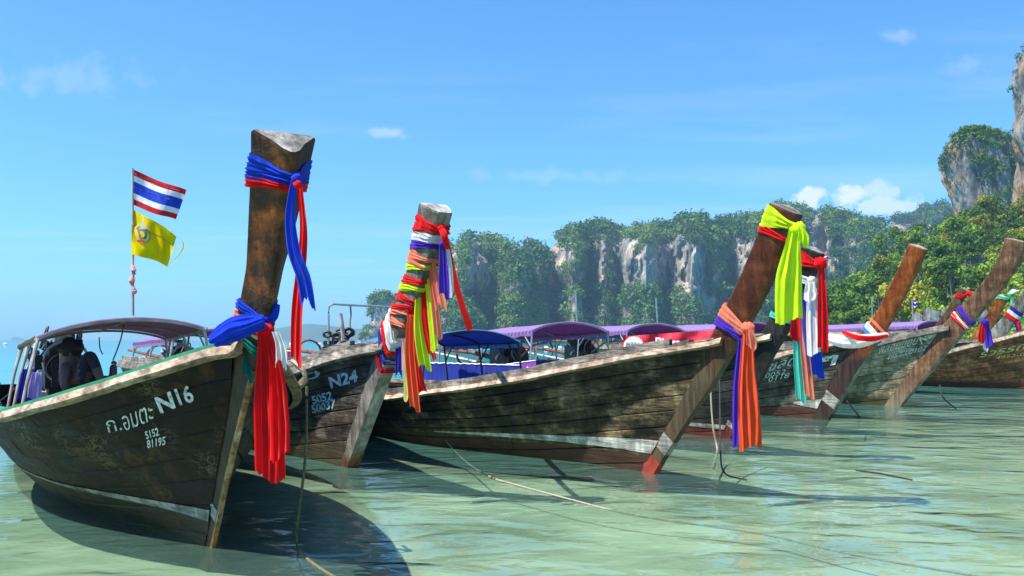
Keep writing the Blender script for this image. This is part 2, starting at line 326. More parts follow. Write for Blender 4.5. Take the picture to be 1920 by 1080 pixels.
# ------------------------------------------------------------------ sea, sky air, ground
def sea():
    # sandy bed falling away from the beach; the beach lies behind the camera, deep water out beyond the sterns
    xs = [-3300, -800, -200, -80, -40] + [x * 2.0 for x in range(-15, 21)] + [50, 90, 200, 800, 3300]
    ys = [-90, -40, -15] + [y * 2.0 for y in range(-4, 31)] + [70, 90, 130, 250, 800, 3300]
    mb = MB(); rows = []
    for y in ys:
        row = []
        for x in xs:
            o = -.57 * x + .82 * y
            z = -.17 - .02 * max(0, o - 5) - .03 * max(0, o - 12) + .03 * mnoise.noise(Vector((x * .3, y * .3, 3)))
            row.append((x, y, max(z, -9)))
        rows.append(row)
    mb.grid(rows)
    m, nd, lk, bs, out = mat('wet_sand')
    tc = N(nd, 'ShaderNodeTexCoord'); n = N(nd, 'ShaderNodeTexNoise'); n.inputs['Scale'].default_value = .7; n.inputs['Detail'].default_value = 9
    lk.new(tc.outputs['Object'], n.inputs['Vector'])
    r = ramp(nd, [(.34, (.29, .29, .22)), (.62, (.57, .53, .43))]); lk.new(n.outputs[0], r.inputs[0]); lk.new(r.outputs[0], bs.inputs['Base Color'])
    bs.inputs['Roughness'].default_value = .9
    tag(mb.build('seabed', m), kind='structure')
    mb = MB(); mb.grid([[(x, y, 0) for x in (-3300, -500, -60, 0, 60, 500, 3300)] for y in (-90, 0, 60, 500, 3300)])
    m, nd, lk, bs, out = mat('sea_water'); nd.remove(bs)
    tc = N(nd, 'ShaderNodeTexCoord'); sp = N(nd, 'ShaderNodeSeparateXYZ'); lk.new(tc.outputs['Object'], sp.inputs[0])
    off = math_(nd, lk, 'ADD', math_(nd, lk, 'MULTIPLY', sp.outputs[0], -.57), math_(nd, lk, 'MULTIPLY', sp.outputs[1], .82))
    dn = N(nd, 'ShaderNodeTexNoise'); dn.inputs['Scale'].default_value = .12; dn.inputs['Detail'].default_value = 4; lk.new(tc.outputs['Object'], dn.inputs['Vector'])
    off = math_(nd, lk, 'ADD', off, math_(nd, lk, 'MULTIPLY', math_(nd, lk, 'SUBTRACT', dn.outputs[0], .5), 10))
    dp = N(nd, 'ShaderNodeMapRange'); dp.inputs[1].default_value = 0; dp.inputs[2].default_value = 120; lk.new(off, dp.inputs[0])
    colr = ramp(nd, [(0, (.22, .295, .22)), (.08, (.13, .32, .26)), (.2, (.05, .38, .36)), (.35, (.02, .42, .50)), (1, (.015, .34, .48))]); lk.new(dp.outputs[0], colr.inputs[0])
    body = N(nd, 'ShaderNodeBsdfDiffuse'); lk.new(colr.outputs[0], body.inputs[0])
    tr = N(nd, 'ShaderNodeBsdfTransparent'); tr.inputs[0].default_value = (.70, .885, .775, 1)
    turb = ramp(nd, [(0, .12), (.06, .2), (.16, .6), (.3, .95), (.45, 1)]); lk.new(dp.outputs[0], turb.inputs[0])
    mx = N(nd, 'ShaderNodeMixShader'); lk.new(turb.outputs[0], mx.inputs[0]); lk.new(tr.outputs[0], mx.inputs[1]); lk.new(body.outputs[0], mx.inputs[2])
    def wv(scale, sc, det, rot, rg=.5):
        mp = N(nd, 'ShaderNodeMapping'); mp.inputs['Scale'].default_value = sc; mp.inputs['Rotation'].default_value = (0, 0, rot)
        lk.new(tc.outputs['Object'], mp.inputs[0])
        n = N(nd, 'ShaderNodeTexNoise'); n.inputs['Scale'].default_value = scale; n.inputs['Detail'].default_value = det; n.inputs['Roughness'].default_value = rg; n.inputs['Distortion'].default_value = .6
        lk.new(mp.outputs[0], n.inputs['Vector']); return n.outputs[0]
    h = math_(nd, lk, 'ADD', math_(nd, lk, 'MULTIPLY', wv(1.7, (.85, 1.15, 1), 2, -.4, .4), 1.0), math_(nd, lk, 'MULTIPLY', wv(4.6, (.75, 1.25, 1), 2, .5), .22))
    bp = N(nd, 'ShaderNodeBump'); bp.inputs['Strength'].default_value = 1.0; bp.inputs['Distance'].default_value = .048
    gust = N(nd, 'ShaderNodeTexNoise'); gust.inputs['Scale'].default_value = .16; gust.inputs['Detail'].default_value = 2; lk.new(tc.outputs['Object'], gust.inputs['Vector'])
    gr_ = ramp(nd, [(.35, .6), (.65, 1.4)]); lk.new(gust.outputs[0], gr_.inputs[0])
    lk.new(math_(nd, lk, 'MULTIPLY', h, gr_.outputs[0]), bp.inputs['Height'])
    gl = N(nd, 'ShaderNodeBsdfGlossy'); gl.inputs['Roughness'].default_value = .04; lk.new(bp.outputs[0], gl.inputs['Normal']); 
    fr = N(nd, 'ShaderNodeFresnel'); fr.inputs[0].default_value = 1.33; lk.new(bp.outputs[0], fr.inputs['Normal'])
    m2 = N(nd, 'ShaderNodeMixShader'); lk.new(fr.outputs[0], m2.inputs[0]); lk.new(mx.outputs[0], m2.inputs[1]); lk.new(gl.outputs[0], m2.inputs[2])
    lk.new(m2.outputs[0], out.inputs[0])
    tag(mb.build('sea', m), kind='structure')
sea()
def haze():
    mb = MB(); x0, x1, y0, y1, z0, z1 = -3400, 3400, -100, 3400, -11, 130
    mb.box(((x0 + x1) / 2, (y0 + y1) / 2, (z0 + z1) / 2), (x1 - x0, y1 - y0, z1 - z0))
    m, nd, lk, bs, out = mat('haze_air'); nd.remove(bs)
    v = N(nd, 'ShaderNodeVolumePrincipled'); v.inputs['Color'].default_value = (.42, .74, 1, 1); v.inputs['Density'].default_value = .00034
    v.inputs['Anisotropy'].default_value = .2
    lk.new(v.outputs[0], out.inputs['Volume'])
    tag(mb.build('haze', m, smooth=False), kind='stuff')
haze()

# ------------------------------------------------------------------ cliffs and forest
def rock_mat(name, cols, sc=1.0, zs=.14):
    m, nd, lk, bs, _ = mat(name)
    tc = N(nd, 'ShaderNodeTexCoord')
    def nz(scale, vec, det=8, rg=.62, loc=(0, 0, 0)):
        mp = N(nd, 'ShaderNodeMapping'); mp.inputs['Scale'].default_value = vec; mp.inputs['Location'].default_value = loc; lk.new(tc.outputs['Object'], mp.inputs[0])
        n = N(nd, 'ShaderNodeTexNoise'); n.inputs['Scale'].default_value = scale * sc; n.inputs['Detail'].default_value = det; n.inputs['Roughness'].default_value = rg
        lk.new(mp.outputs[0], n.inputs['Vector']); return n.outputs[0]
    a = nz(.09, (1, 1, zs)); b = nz(.05, (1, 1, .5), loc=(50, 3, 9)); cc = nz(.4, (1, 1, .35))
    r = ramp(nd, [(.32, cols[0]), (.5, cols[1]), (.66, cols[2])]); lk.new(a, r.inputs[0])
    o = ramp(nd, [(.52, 0.0), (.66, .8)]); lk.new(b, o.inputs[0])
    c = mixc(nd, lk, o.outputs[0], r.outputs[0], cols[3])
    g = ramp(nd, [(.3, .45), (.65, 1.2)]); lk.new(cc, g.inputs[0])
    c = mixc(nd, lk, .8, c, g.outputs[0], 'MULTIPLY')
    lk.new(c, bs.inputs['Base Color']); bs.inputs['Roughness'].default_value = .95; bs.inputs['Specular IOR Level'].default_value = .1
    bp = N(nd, 'ShaderNodeBump'); bp.inputs['Strength'].default_value = .9; bp.inputs['Distance'].default_value = 2.0 / sc
    lk.new(math_(nd, lk, 'ADD', cc, a), bp.inputs['Height']); lk.new(bp.outputs[0], bs.inputs['Normal'])
    return m
ROCK = rock_mat('limestone', [(.11, .11, .11), (.28, .265, .24), (.54, .49, .42), (.56, .34, .17)], 1.0, .4)
ROCKN = rock_mat('limestone_near', [(.05, .05, .05), (.20, .19, .175), (.42, .39, .34), (.46, .25, .11)], 2.4, .3)
def leaf_mat(name, cols, scale, trans=.25):
    m, nd, lk, bs, out = mat(name)
    tc = N(nd, 'ShaderNodeTexCoord'); n = N(nd, 'ShaderNodeTexNoise'); n.inputs['Scale'].default_value = scale; n.inputs['Detail'].default_value = 5
    lk.new(tc.outputs['Object'], n.inputs['Vector'])
    geo = N(nd, 'ShaderNodeNewGeometry'); oi = N(nd, 'ShaderNodeObjectInfo')
    nn = math_(nd, lk, 'ADD', math_(nd, lk, 'MULTIPLY', math_(nd, lk, 'SUBTRACT', n.outputs[0], .5), 1.5), .5)
    v = math_(nd, lk, 'ADD', nn, math_(nd, lk, 'MULTIPLY', math_(nd, lk, 'SUBTRACT', geo.outputs['Random Per Island'], .5), .3))
    v = math_(nd, lk, 'ADD', v, math_(nd, lk, 'MULTIPLY', math_(nd, lk, 'SUBTRACT', oi.outputs['Random'], .5), .22))
    r = ramp(nd, [(.28 + .44 * i / (len(cols) - 1), c) for i, c in enumerate(cols)]); lk.new(v, r.inputs[0])
    lk.new(r.outputs[0], bs.inputs['Base Color']); bs.inputs['Roughness'].default_value = .6; bs.inputs['Specular IOR Level'].default_value = .25
    tr = N(nd, 'ShaderNodeBsdfTranslucent'); lk.new(r.outputs[0], tr.inputs[0])
    mx = N(nd, 'ShaderNodeMixShader'); mx.inputs[0].default_value = trans; lk.new(bs.outputs[0], mx.inputs[1]); lk.new(tr.outputs[0], mx.inputs[2]); lk.new(mx.outputs[0], out.inputs[0])
    return m
LEAF_FAR = leaf_mat('far_foliage', [(.014, .052, .012), (.05, .125, .022), (.13, .21, .032)], .035)
LEAVES = dict(dark=leaf_mat('dark_leaves', [(.03, .085, .010), (.07, .15, .014), (.12, .21, .02)], .25),
              mid=leaf_mat('mid_leaves', [(.06, .13, .012), (.115, .21, .018), (.19, .29, .025)], .25),
              yellow=leaf_mat('yellow_green_leaves', [(.13, .17, .010), (.26, .27, .014), (.42, .37, .02)], .25),
              bright=leaf_mat('bright_leaves', [(.10, .19, .014), (.19, .31, .02), (.30, .42, .03)], .25))
def clumps_np(centers, radii, m, size=.34, flat=.85, seed=1):
    """leaf-sized quads spread over many crowns: returns verts, quads"""
    rg = np.random.RandomState(seed); n = len(centers)
    d = rg.normal(size=(n, m, 3)); d /= np.linalg.norm(d, axis=2, keepdims=True) + 1e-9
    d[:, :, 2] = np.where(d[:, :, 2] < -.35, -d[:, :, 2], d[:, :, 2])
    lump = .72 + .28 * np.sin(d[:, :, 0] * 5 + rg.uniform(0, 6, (n, 1))) * np.sin(d[:, :, 1] * 5 + rg.uniform(0, 6, (n, 1))) + rg.uniform(-.14, .1, (n, m))
    pos = centers[:, None, :] + d * (radii[:, None] * lump)[:, :, None] * np.array([1, 1, flat])
    nrm = d + rg.normal(scale=.55, size=(n, m, 3)); nrm /= np.linalg.norm(nrm, axis=2, keepdims=True)
    t = np.cross(nrm, rg.normal(size=(n, m, 3))); t /= np.linalg.norm(t, axis=2, keepdims=True) + 1e-9
    b = np.cross(nrm, t)
    s = (radii[:, None] * size * rg.uniform(.6, 1.25, (n, m)))[:, :, None]
    v = np.stack([pos - t * s * .5, pos - b * s * .38, pos + t * s * .5, pos + b * s * .38], axis=2).reshape(-1, 3)
    return v, np.arange(len(v)).reshape(-1, 4)
def fbm(x, y, z, o=4):
    return mnoise.fractal(Vector((x, y, z)), 1.0, 2.1, o)
def tab(pts, x):
    if x <= pts[0][0]: return pts[0][1]
    for (x0, y0), (x1, y1) in zip(pts, pts[1:]):
        if x <= x1: return y0 + (y1 - y0) * (x - x0) / (x1 - x0)
    return pts[-1][1]
PROFILE = [(0, -.03, 0), (.1, .12, .10), (.2, .27, .24), (.28, .36, .33), (.36, .44, .37), (.44, .54, .385), (.52, .62, .40), (.6, .70, .44), (.67, .785, .54), (.74, .87, .72), (.82, .945, .95), (.9, 1.0, 1.25), (.95, .9, 1.6), (1, .3, 2.1)]
def ridge(name, label, skyline, D, bare, ncl, seed, tree_r=(3.0, 5.5), rows=72, step=3.6, bulge=60, veg=8.5):
    x0, x1 = skyline[0][0], skyline[-1][0]; nc = int((x1 - x0) / step) + 1
    prof = [(a, b) for a, b, c in PROFILE], [(a, c) for a, b, c in PROFILE]
    grid = []
    for j in range(rows):
        t = j / (rows - 1); row = []
        for i in range(nc):
            px = x0 + (x1 - x0) * i / (nc - 1)
            dd = D + bulge * 1.3 * mnoise.noise(Vector((px * .012, seed, 0))) + bulge * .5 * mnoise.noise(Vector((px * .034, seed, 2)))
            py = tab(skyline, px)
            H = (HY - py) / F * (dd + 75) + CAMH - veg
            H = max(H * (1 + .035 * fbm(px * .045, seed, 8, 3)), 2)
            zf, sb = tab(prof[0], t), tab(prof[1], t)
            z = H * zf; y = dd + sb * H * .75
            wallness = sm((t - .26) / .06) * (1 - sm((t - .62) / .12))
            q = fbm(px * .022, z * .035, seed * 1.7, 5)
            y -= q * (4 + 13 * wallness) ; z += fbm(px * .05, t * 6, seed + 4, 3) * 2.0 * (1 - wallness) * sm(t * 4)
            y += abs(fbm(px * .05, z * .05, seed + 9, 4)) * 12 * wallness
            y += (abs(fbm(px * .17, z * .16, seed + 2, 4)) * 5 - 1.5) * (.35 + wallness)
            row.append(Vector(((px - 960) / F * y, y, z)))
        grid.append(row)
    root = MB(); root.grid(grid)
    o = root.build(name, ROCK, smooth=True, center=True, angle=1.2); tag(o, label, 'cliff', kind='structure')
    rg = random.Random(seed); cs, rs = [], []
    tries = 0
    while len(cs) < ncl and tries < ncl * 6:
        tries += 1
        j = rg.random() * (rows - 3); i = rg.random() * (nc - 2)
        a, b = int(j), int(i); t = j / (rows - 1)
        p = grid[a][b].lerp(grid[a][b + 1], i - b).lerp(grid[a + 1][b].lerp(grid[a + 1][b + 1], i - b), j - a)
        qx, qy = 960 + F * p.x / p.y, HY - F * (p.z - CAMH) / p.y
        w = .5 * mnoise.noise(Vector((qx * .06, qy * .06, seed)))+.35 * mnoise.noise(Vector((qx * .15, qy * .12, seed)))
        hit = False
        for (cx, cy, rx, ry) in bare:
            if ((qx - cx) / rx) ** 2 + ((qy - cy) / ry) ** 2 < 1.75 + w * 2.2: hit = True; break
        if hit: continue
        if .3 < t < .66 and w > .2: continue
        r = rg.uniform(*tree_r) * (.8 if .3 < t < .62 else rg.choice([.8, 1, 1, 1.5]))
        cs.append((p.x, p.y - .2 * r, p.z + r * .25)); rs.append(r)
    v, q = clumps_np(np.array(cs), np.array(rs), 128, .22, .85, seed)
    f = mesh_np('forest', v, q, LEAF_FAR); tag(f, 'dense jungle clinging to the ' + label.split(' with')[0], 'forest', kind='stuff')
    return o
skyB = [(775, 520), (800, 470), (835, 446), (860, 441), (895, 432), (925, 441), (955, 452), (968, 467), (985, 448), (1010, 446), (1022, 464), (1040, 433), (1070, 413), (1120, 408), (1150, 414), (1175, 424), (1205, 405), (1250, 416), (1270, 398), (1300, 389), (1330, 404), (1370, 396), (1410, 388), (1450, 376), (1480, 369), (1510, 375), (1560, 380), (1620, 400), (1680, 430)]
bareB = [(893, 475, 13, 22), (889, 515, 12, 26), (905, 525, 9, 24), (855, 480, 8, 18), (926, 553, 7, 12), (1046, 480, 16, 22), (1040, 530, 8, 18), (1127, 490, 11, 40), (1115, 510, 10, 12), (1172, 495, 22, 36),
         (1258, 500, 52, 36), (1240, 522, 26, 18), (1300, 540, 18, 30), (1394, 478, 20, 26), (1393, 500, 12, 22), (1320, 570, 12, 18), (1246, 556, 9, 10), (1075, 574, 12, 8), (1030, 557, 6, 10), (1455, 520, 12, 40), (1530, 440, 16, 40), (1545, 470, 10, 30)]
ridge('cliff', 'long jungle covered limestone ridge with blue grey bare walls across the bay', skyB, 470, bareB, 3600, 3)
skyC = [(1400, 430), (1450, 390), (1500, 381), (1540, 375), (1590, 381), (1620, 396), (1660, 399), (1690, 388), (1710, 376), (1735, 362), (1765, 360), (1800, 372), (1850, 380), (1990, 380)]
bareC = [(1592, 470, 12, 24), (1586, 455, 9, 20), (1676, 452, 20, 22), (1640, 500, 10, 22), (1560, 480, 8, 24)]
ridge('cliff', 'farther hazy limestone ridge with forested crest beneath the low clouds', skyC, 640, bareC, 2000, 11, (3.6, 6.5))

def tower(name, label, D, outline, depth, mt, bare, ncl, seed, tree_r, leaf, nz=70, na=110, amp=.15, cap=True, m=90):
    """a rock stack: outline rows are (py, left px, right px) seen at depth D"""
    o2 = sorted(outline, key=lambda r: r[0]); rows = []
    for j in range(nz):
        py = lerp(o2[0][0], o2[-1][0], j / (nz - 1))
        l, r = tab([(a, b) for a, b, c in o2], py), tab([(a, c) for a, b, c in o2], py)
        z = CAMH + (HY - py) / F * D; cx = ((l + r) / 2 - 960) / F * D; hw = max((r - l) / 2 / F * D, .3)
        row = []
        for k in range(na):
            a = 2 * PI * k / na
            q = 1 + amp * fbm(math.cos(a) * 1.6 + seed, math.sin(a) * 1.6, z * .06, 5) - amp * .9 * abs(fbm(math.cos(a) * 4 + seed, math.sin(a) * 4, z * .07, 5)) + amp * .5 * fbm(math.cos(a) * 11, math.sin(a) * 11 + seed, z * .3, 3)
            dz = hw * depth
            row.append(Vector((cx + math.cos(a) * hw * q, D + dz * .6 + math.sin(a) * dz * q, z)))
        rows.append(row)
    mb = MB(); b = mb.grid(rows, True); mb.cap(list(range(b, b + na)))
    o = mb.build(name, mt, center=True, angle=1.2); tag(o, label, 'rock', kind='structure')
    rg = random.Random(seed); cs, rs = [], []; t = 0
    while len(cs) < ncl and t < ncl * 8:
        t += 1
        j = rg.random() ** 1.15 * (nz - 2); k = rg.randrange(na); a = int(j)
        p = rows[a][k].lerp(rows[a + 1][k], j - a)
        if p.y > D + 14 and rg.random() < .6: continue
        qx, qy = 960 + F * p.x / p.y, HY - F * (p.z - CAMH) / p.y
        w = mnoise.noise(Vector((qx * .06, qy * .06, seed)))
        if any(((qx - x) / rx) ** 2 + ((qy - y) / ry) ** 2 < 1 + w for (x, y, rx, ry) in bare): continue
        r = rg.uniform(*tree_r); cs.append((p.x, p.y - .1 * r, p.z + .15 * r)); rs.append(r)
    if cs:
        v, q = clumps_np(np.array(cs), np.array(rs), m, .3, .85, seed)
        f = mesh_np('shrubs', v, q, leaf); tag(f, 'green shrubs growing on the ' + label.split(' with')[0], 'shrubs', kind='stuff')
tower('rock', 'leaning limestone tower with bushy top and undercut orange face', 240,
      [(242, 1819, 1844), (250, 1799, 1879), (270, 1786, 1909), (300, 1777, 1929), (310, 1779, 1934), (340, 1790, 1939), (370, 1800, 1944), (395, 1808, 1949), (420, 1814, 1954), (470, 1804, 1964)], .55, ROCKN,
      [(1795, 345, 30, 48), (1818, 362, 28, 34), (1805, 392, 36, 20)], 520, 5, (1.0, 2.0), LEAVES['dark'])
tower('rock', 'tall pale sheer cliff with streaked face beside the leaning tower', 190,
      [(60, 1961, 2080), (80, 1938, 2100), (110, 1928, 2120), (150, 1924, 2130), (175, 1925, 2135), (200, 1929, 2140), (230, 1919, 2145), (250, 1917, 2150), (300, 1925, 2150), (340, 1926, 2150), (385, 1934, 2150), (450, 1931, 2160), (520, 1926, 2170)], .5, ROCKN,
      [(1935, 300, 40, 100), (1930, 190, 20, 40)], 200, 8, (.8, 1.7), LEAVES['dark'])
tower('islet', 'small rocky islet with bushy crown rising from the sea beyond the grey N24 boat', 520,
      [(553, 703, 722), (562, 696, 738), (580, 693, 748), (600, 694, 756), (615, 684, 764), (626, 674, 775), (640, 664, 785)], .7, ROCK,
      [(716, 592, 18, 24), (705, 600, 12, 16)], 150, 12, (2.2, 4.5), LEAF_FAR, m=60)
def far_hill(label, pts, D, colr):
    mb = MB(); rows = []
    x0, x1 = pts[0][0], pts[-1][0]
    for j in range(6):
        t = j / 5; row = []
        for i in range(40):
            px = lerp(x0, x1, i / 39); h = max((HY - tab(pts, px)) / F * D * 1.0, 0) + 2 * fbm(px * .05, t, D, 3)
            y = D + 160 * t - 60; z = -1 + (h + 1) * math.sin(min(t * 1.3, 1) * PI / 2) ** .8 if t < .8 else -1 + (h + 1) * (1 - t) * 3
            row.append(((px - 960) / F * y, y, z))
        rows.append(row)
    mb.grid(rows); tag(mb.build('hill', colr, center=True), label, 'hill', kind='structure')
HILLM = plain('far_hill_forest', (.04, .075, .03), .9, 0, .4, .02)
far_hill('pale blue mainland hill far across the water beyond the boat posts', [(430, 637), (480, 622), (530, 611), (575, 603), (600, 605), (640, 612), (690, 616), (760, 618), (860, 620), (900, 637)], 2200, HILLM)
far_hill('faint tiny island on the horizon at the edge of the open sea', [(18, 637), (24, 631), (32, 629), (40, 632), (48, 637)], 2600, HILLM)

# jungle slope on the shore: a hillside, its undergrowth and separate trees
SLOPE = [(1500, 600), (1540, 585), (1580, 560), (1620, 520), (1660, 480), (1700, 450), (1740, 430), (1790, 415), (1830, 395), (1880, 395), (1930, 400), (2100, 380)]
def slope_pt(px, t):
    py = tab(SLOPE, px); y = 105 + 75 * t + 6 * fbm(px * .01, t * 2, 5, 3)
    ztop = (HY - py - 46) / F * 180 + CAMH
    z = -.8 + (ztop + .8) * (t ** .85) + 1.2 * fbm(px * .03, t * 5, 1, 3) * t
    return Vector(((px - 960) / F * y, y, z))
def jungle():
    rows = [[slope_pt(1490 + i * 12, j / 24) for i in range(56)] for j in range(25)]
    rows.append([p + Vector((10, 40, -6)) for p in rows[-1]])
    mb = MB(); mb.grid(rows)
    earth = plain('slope_earth', (.07, .085, .03), .95, 0, .4, .3)
    tag(mb.build('hillside', earth, angle=1.2), 'steep jungle slope rising from the shore', 'hillside', kind='structure')
    rg = random.Random(4); cs, rs = [], []
    for _ in range(1500):
        px = rg.uniform(1500, 2080); p = slope_pt(px, rg.random() ** 1.2 * 1.0); r = rg.uniform(.8, 1.9)
        cs.append((p.x, p.y, p.z + r * .3)); rs.append(r)
    v, q = clumps_np(np.array(cs), np.array(rs), 70, .26, .8, 21)
    tag(mesh_np('undergrowth', v, q, LEAVES['bright']), 'bright green bushes covering the lower jungle slope', 'undergrowth', kind='stuff')
    kinds = []
    for n, (kind, hgt) in enumerate([('dark', 1.0), ('mid', 1.05), ('yellow', .9), ('bright', .85), ('dark', 1.2), ('mid', .8), ('yellow', 1.1)]):
        rr = random.Random(50 + n); cc, cr = [], []
        for _ in range(15):
            a = rr.uniform(0, 2 * PI); rad = rr.uniform(0, 2.6) ; cc.append((math.cos(a) * rad, math.sin(a) * rad, rr.uniform(2.6, 6.4) - rad * .45)); cr.append(rr.uniform(.8, 1.55))
        cc = np.array(cc) * np.array([1, 1, hgt])
        v, q = clumps_np(cc, np.array(cr), 130, .3, .75, 60 + n)
        crown = mesh_np('crown', v, q, LEAVES[kind])
        t = MB(); t.tube([(0, 0, -1.2), (.1, .05, 1.2), (0, .1, 3.0), (.2, 0, 4.6)], [.22, .18, .13, .05], 7)
        for c in cc[:5]: t.tube([(0.05, .05, 1.6), (c[0] * .5, c[1] * .5, 1.4 + c[2] * .5), tuple(c)], [.1, .07, .03], 5)
        trunk = t.build('trunk', M['bark'])
        kinds.append((kind, crown, trunk))
    lab = dict(dark='dark green broadleaf tree standing among others on the jungle slope', mid='mid green leafy tree standing among others on the jungle slope',
               yellow='yellow green tree in flower standing among others on the jungle slope', bright='fresh bright green tree standing among others on the jungle slope')
    used = set(); spots = []
    for k in range(9):     # crest
        spots.append((1575 + k * 47 + rg.uniform(-14, 14), rg.uniform(.86, 1.0), rg.uniform(1.0, 1.5)))
    for k in range(80):
        spots.append((rg.uniform(1530, 2010), rg.uniform(.04, .9), rg.uniform(.65, 1.25)))
    for px, t, s in spots:
        p = slope_pt(px, t)
        ki = rg.randrange(7) if px > 1640 else rg.choice([0, 1, 1, 4, 5, 3])
        kind, cr, tk = kinds[ki]
        r = empty('tree', p, rg.uniform(0, 6.28)); r.scale = (s, s, s * rg.uniform(.85, 1.15))
        tag(r, lab[kind], 'tree', 'trees on the jungle slope')
        for src in (cr, tk):
            if src.name not in used: used.add(src.name); src.parent = r
            else: c = src.copy(); COL.objects.link(c); c.parent = r
    for src in [x for k in kinds for x in k[1:]]:
        if src.parent is None: bpy.data.objects.remove(src)
    # boulders and bare rock by the waterline
    rkm = ROCKN
    for n, (px, py, d, r) in enumerate([(1712, 535, 128, 2.4), (1700, 555, 125, 1.3), (1828, 498, 145, 1.9), (1745, 598, 106, 1.2), (1775, 597, 106, 1.1), (1800, 599, 106, .9), (1720, 600, 106, .9), (1845, 596, 106, 1.0)]):
        mb = MB(); c = P(px, py, d); rows = []
        for j in range(11):
            th = PI * j / 10
            row = []
            for k in range(16):
                a = 2 * PI * k / 16; u = Vector((math.sin(th) * math.cos(a), math.sin(th) * math.sin(a), math.cos(th)))
                q = 1 + .45 * fbm(u.x * 1.3 + n * 3, u.y * 1.3, u.z * 1.3, 4)
                row.append(c + Vector((u.x * r * .8, u.y * r * .7, u.z * r)) * q)
            rows.append(row)
        mb.grid(rows, True)
        up = py < 560
        tag(mb.build('boulder', rkm, center=True, angle=1.2), ('pale bare limestone outcrop showing between trees on the slope' if up else 'grey boulder at the water line below the jungle slope'), 'boulder', 'bare rocks of the jungle slope' if up else 'boulders along the shore')
jungle()

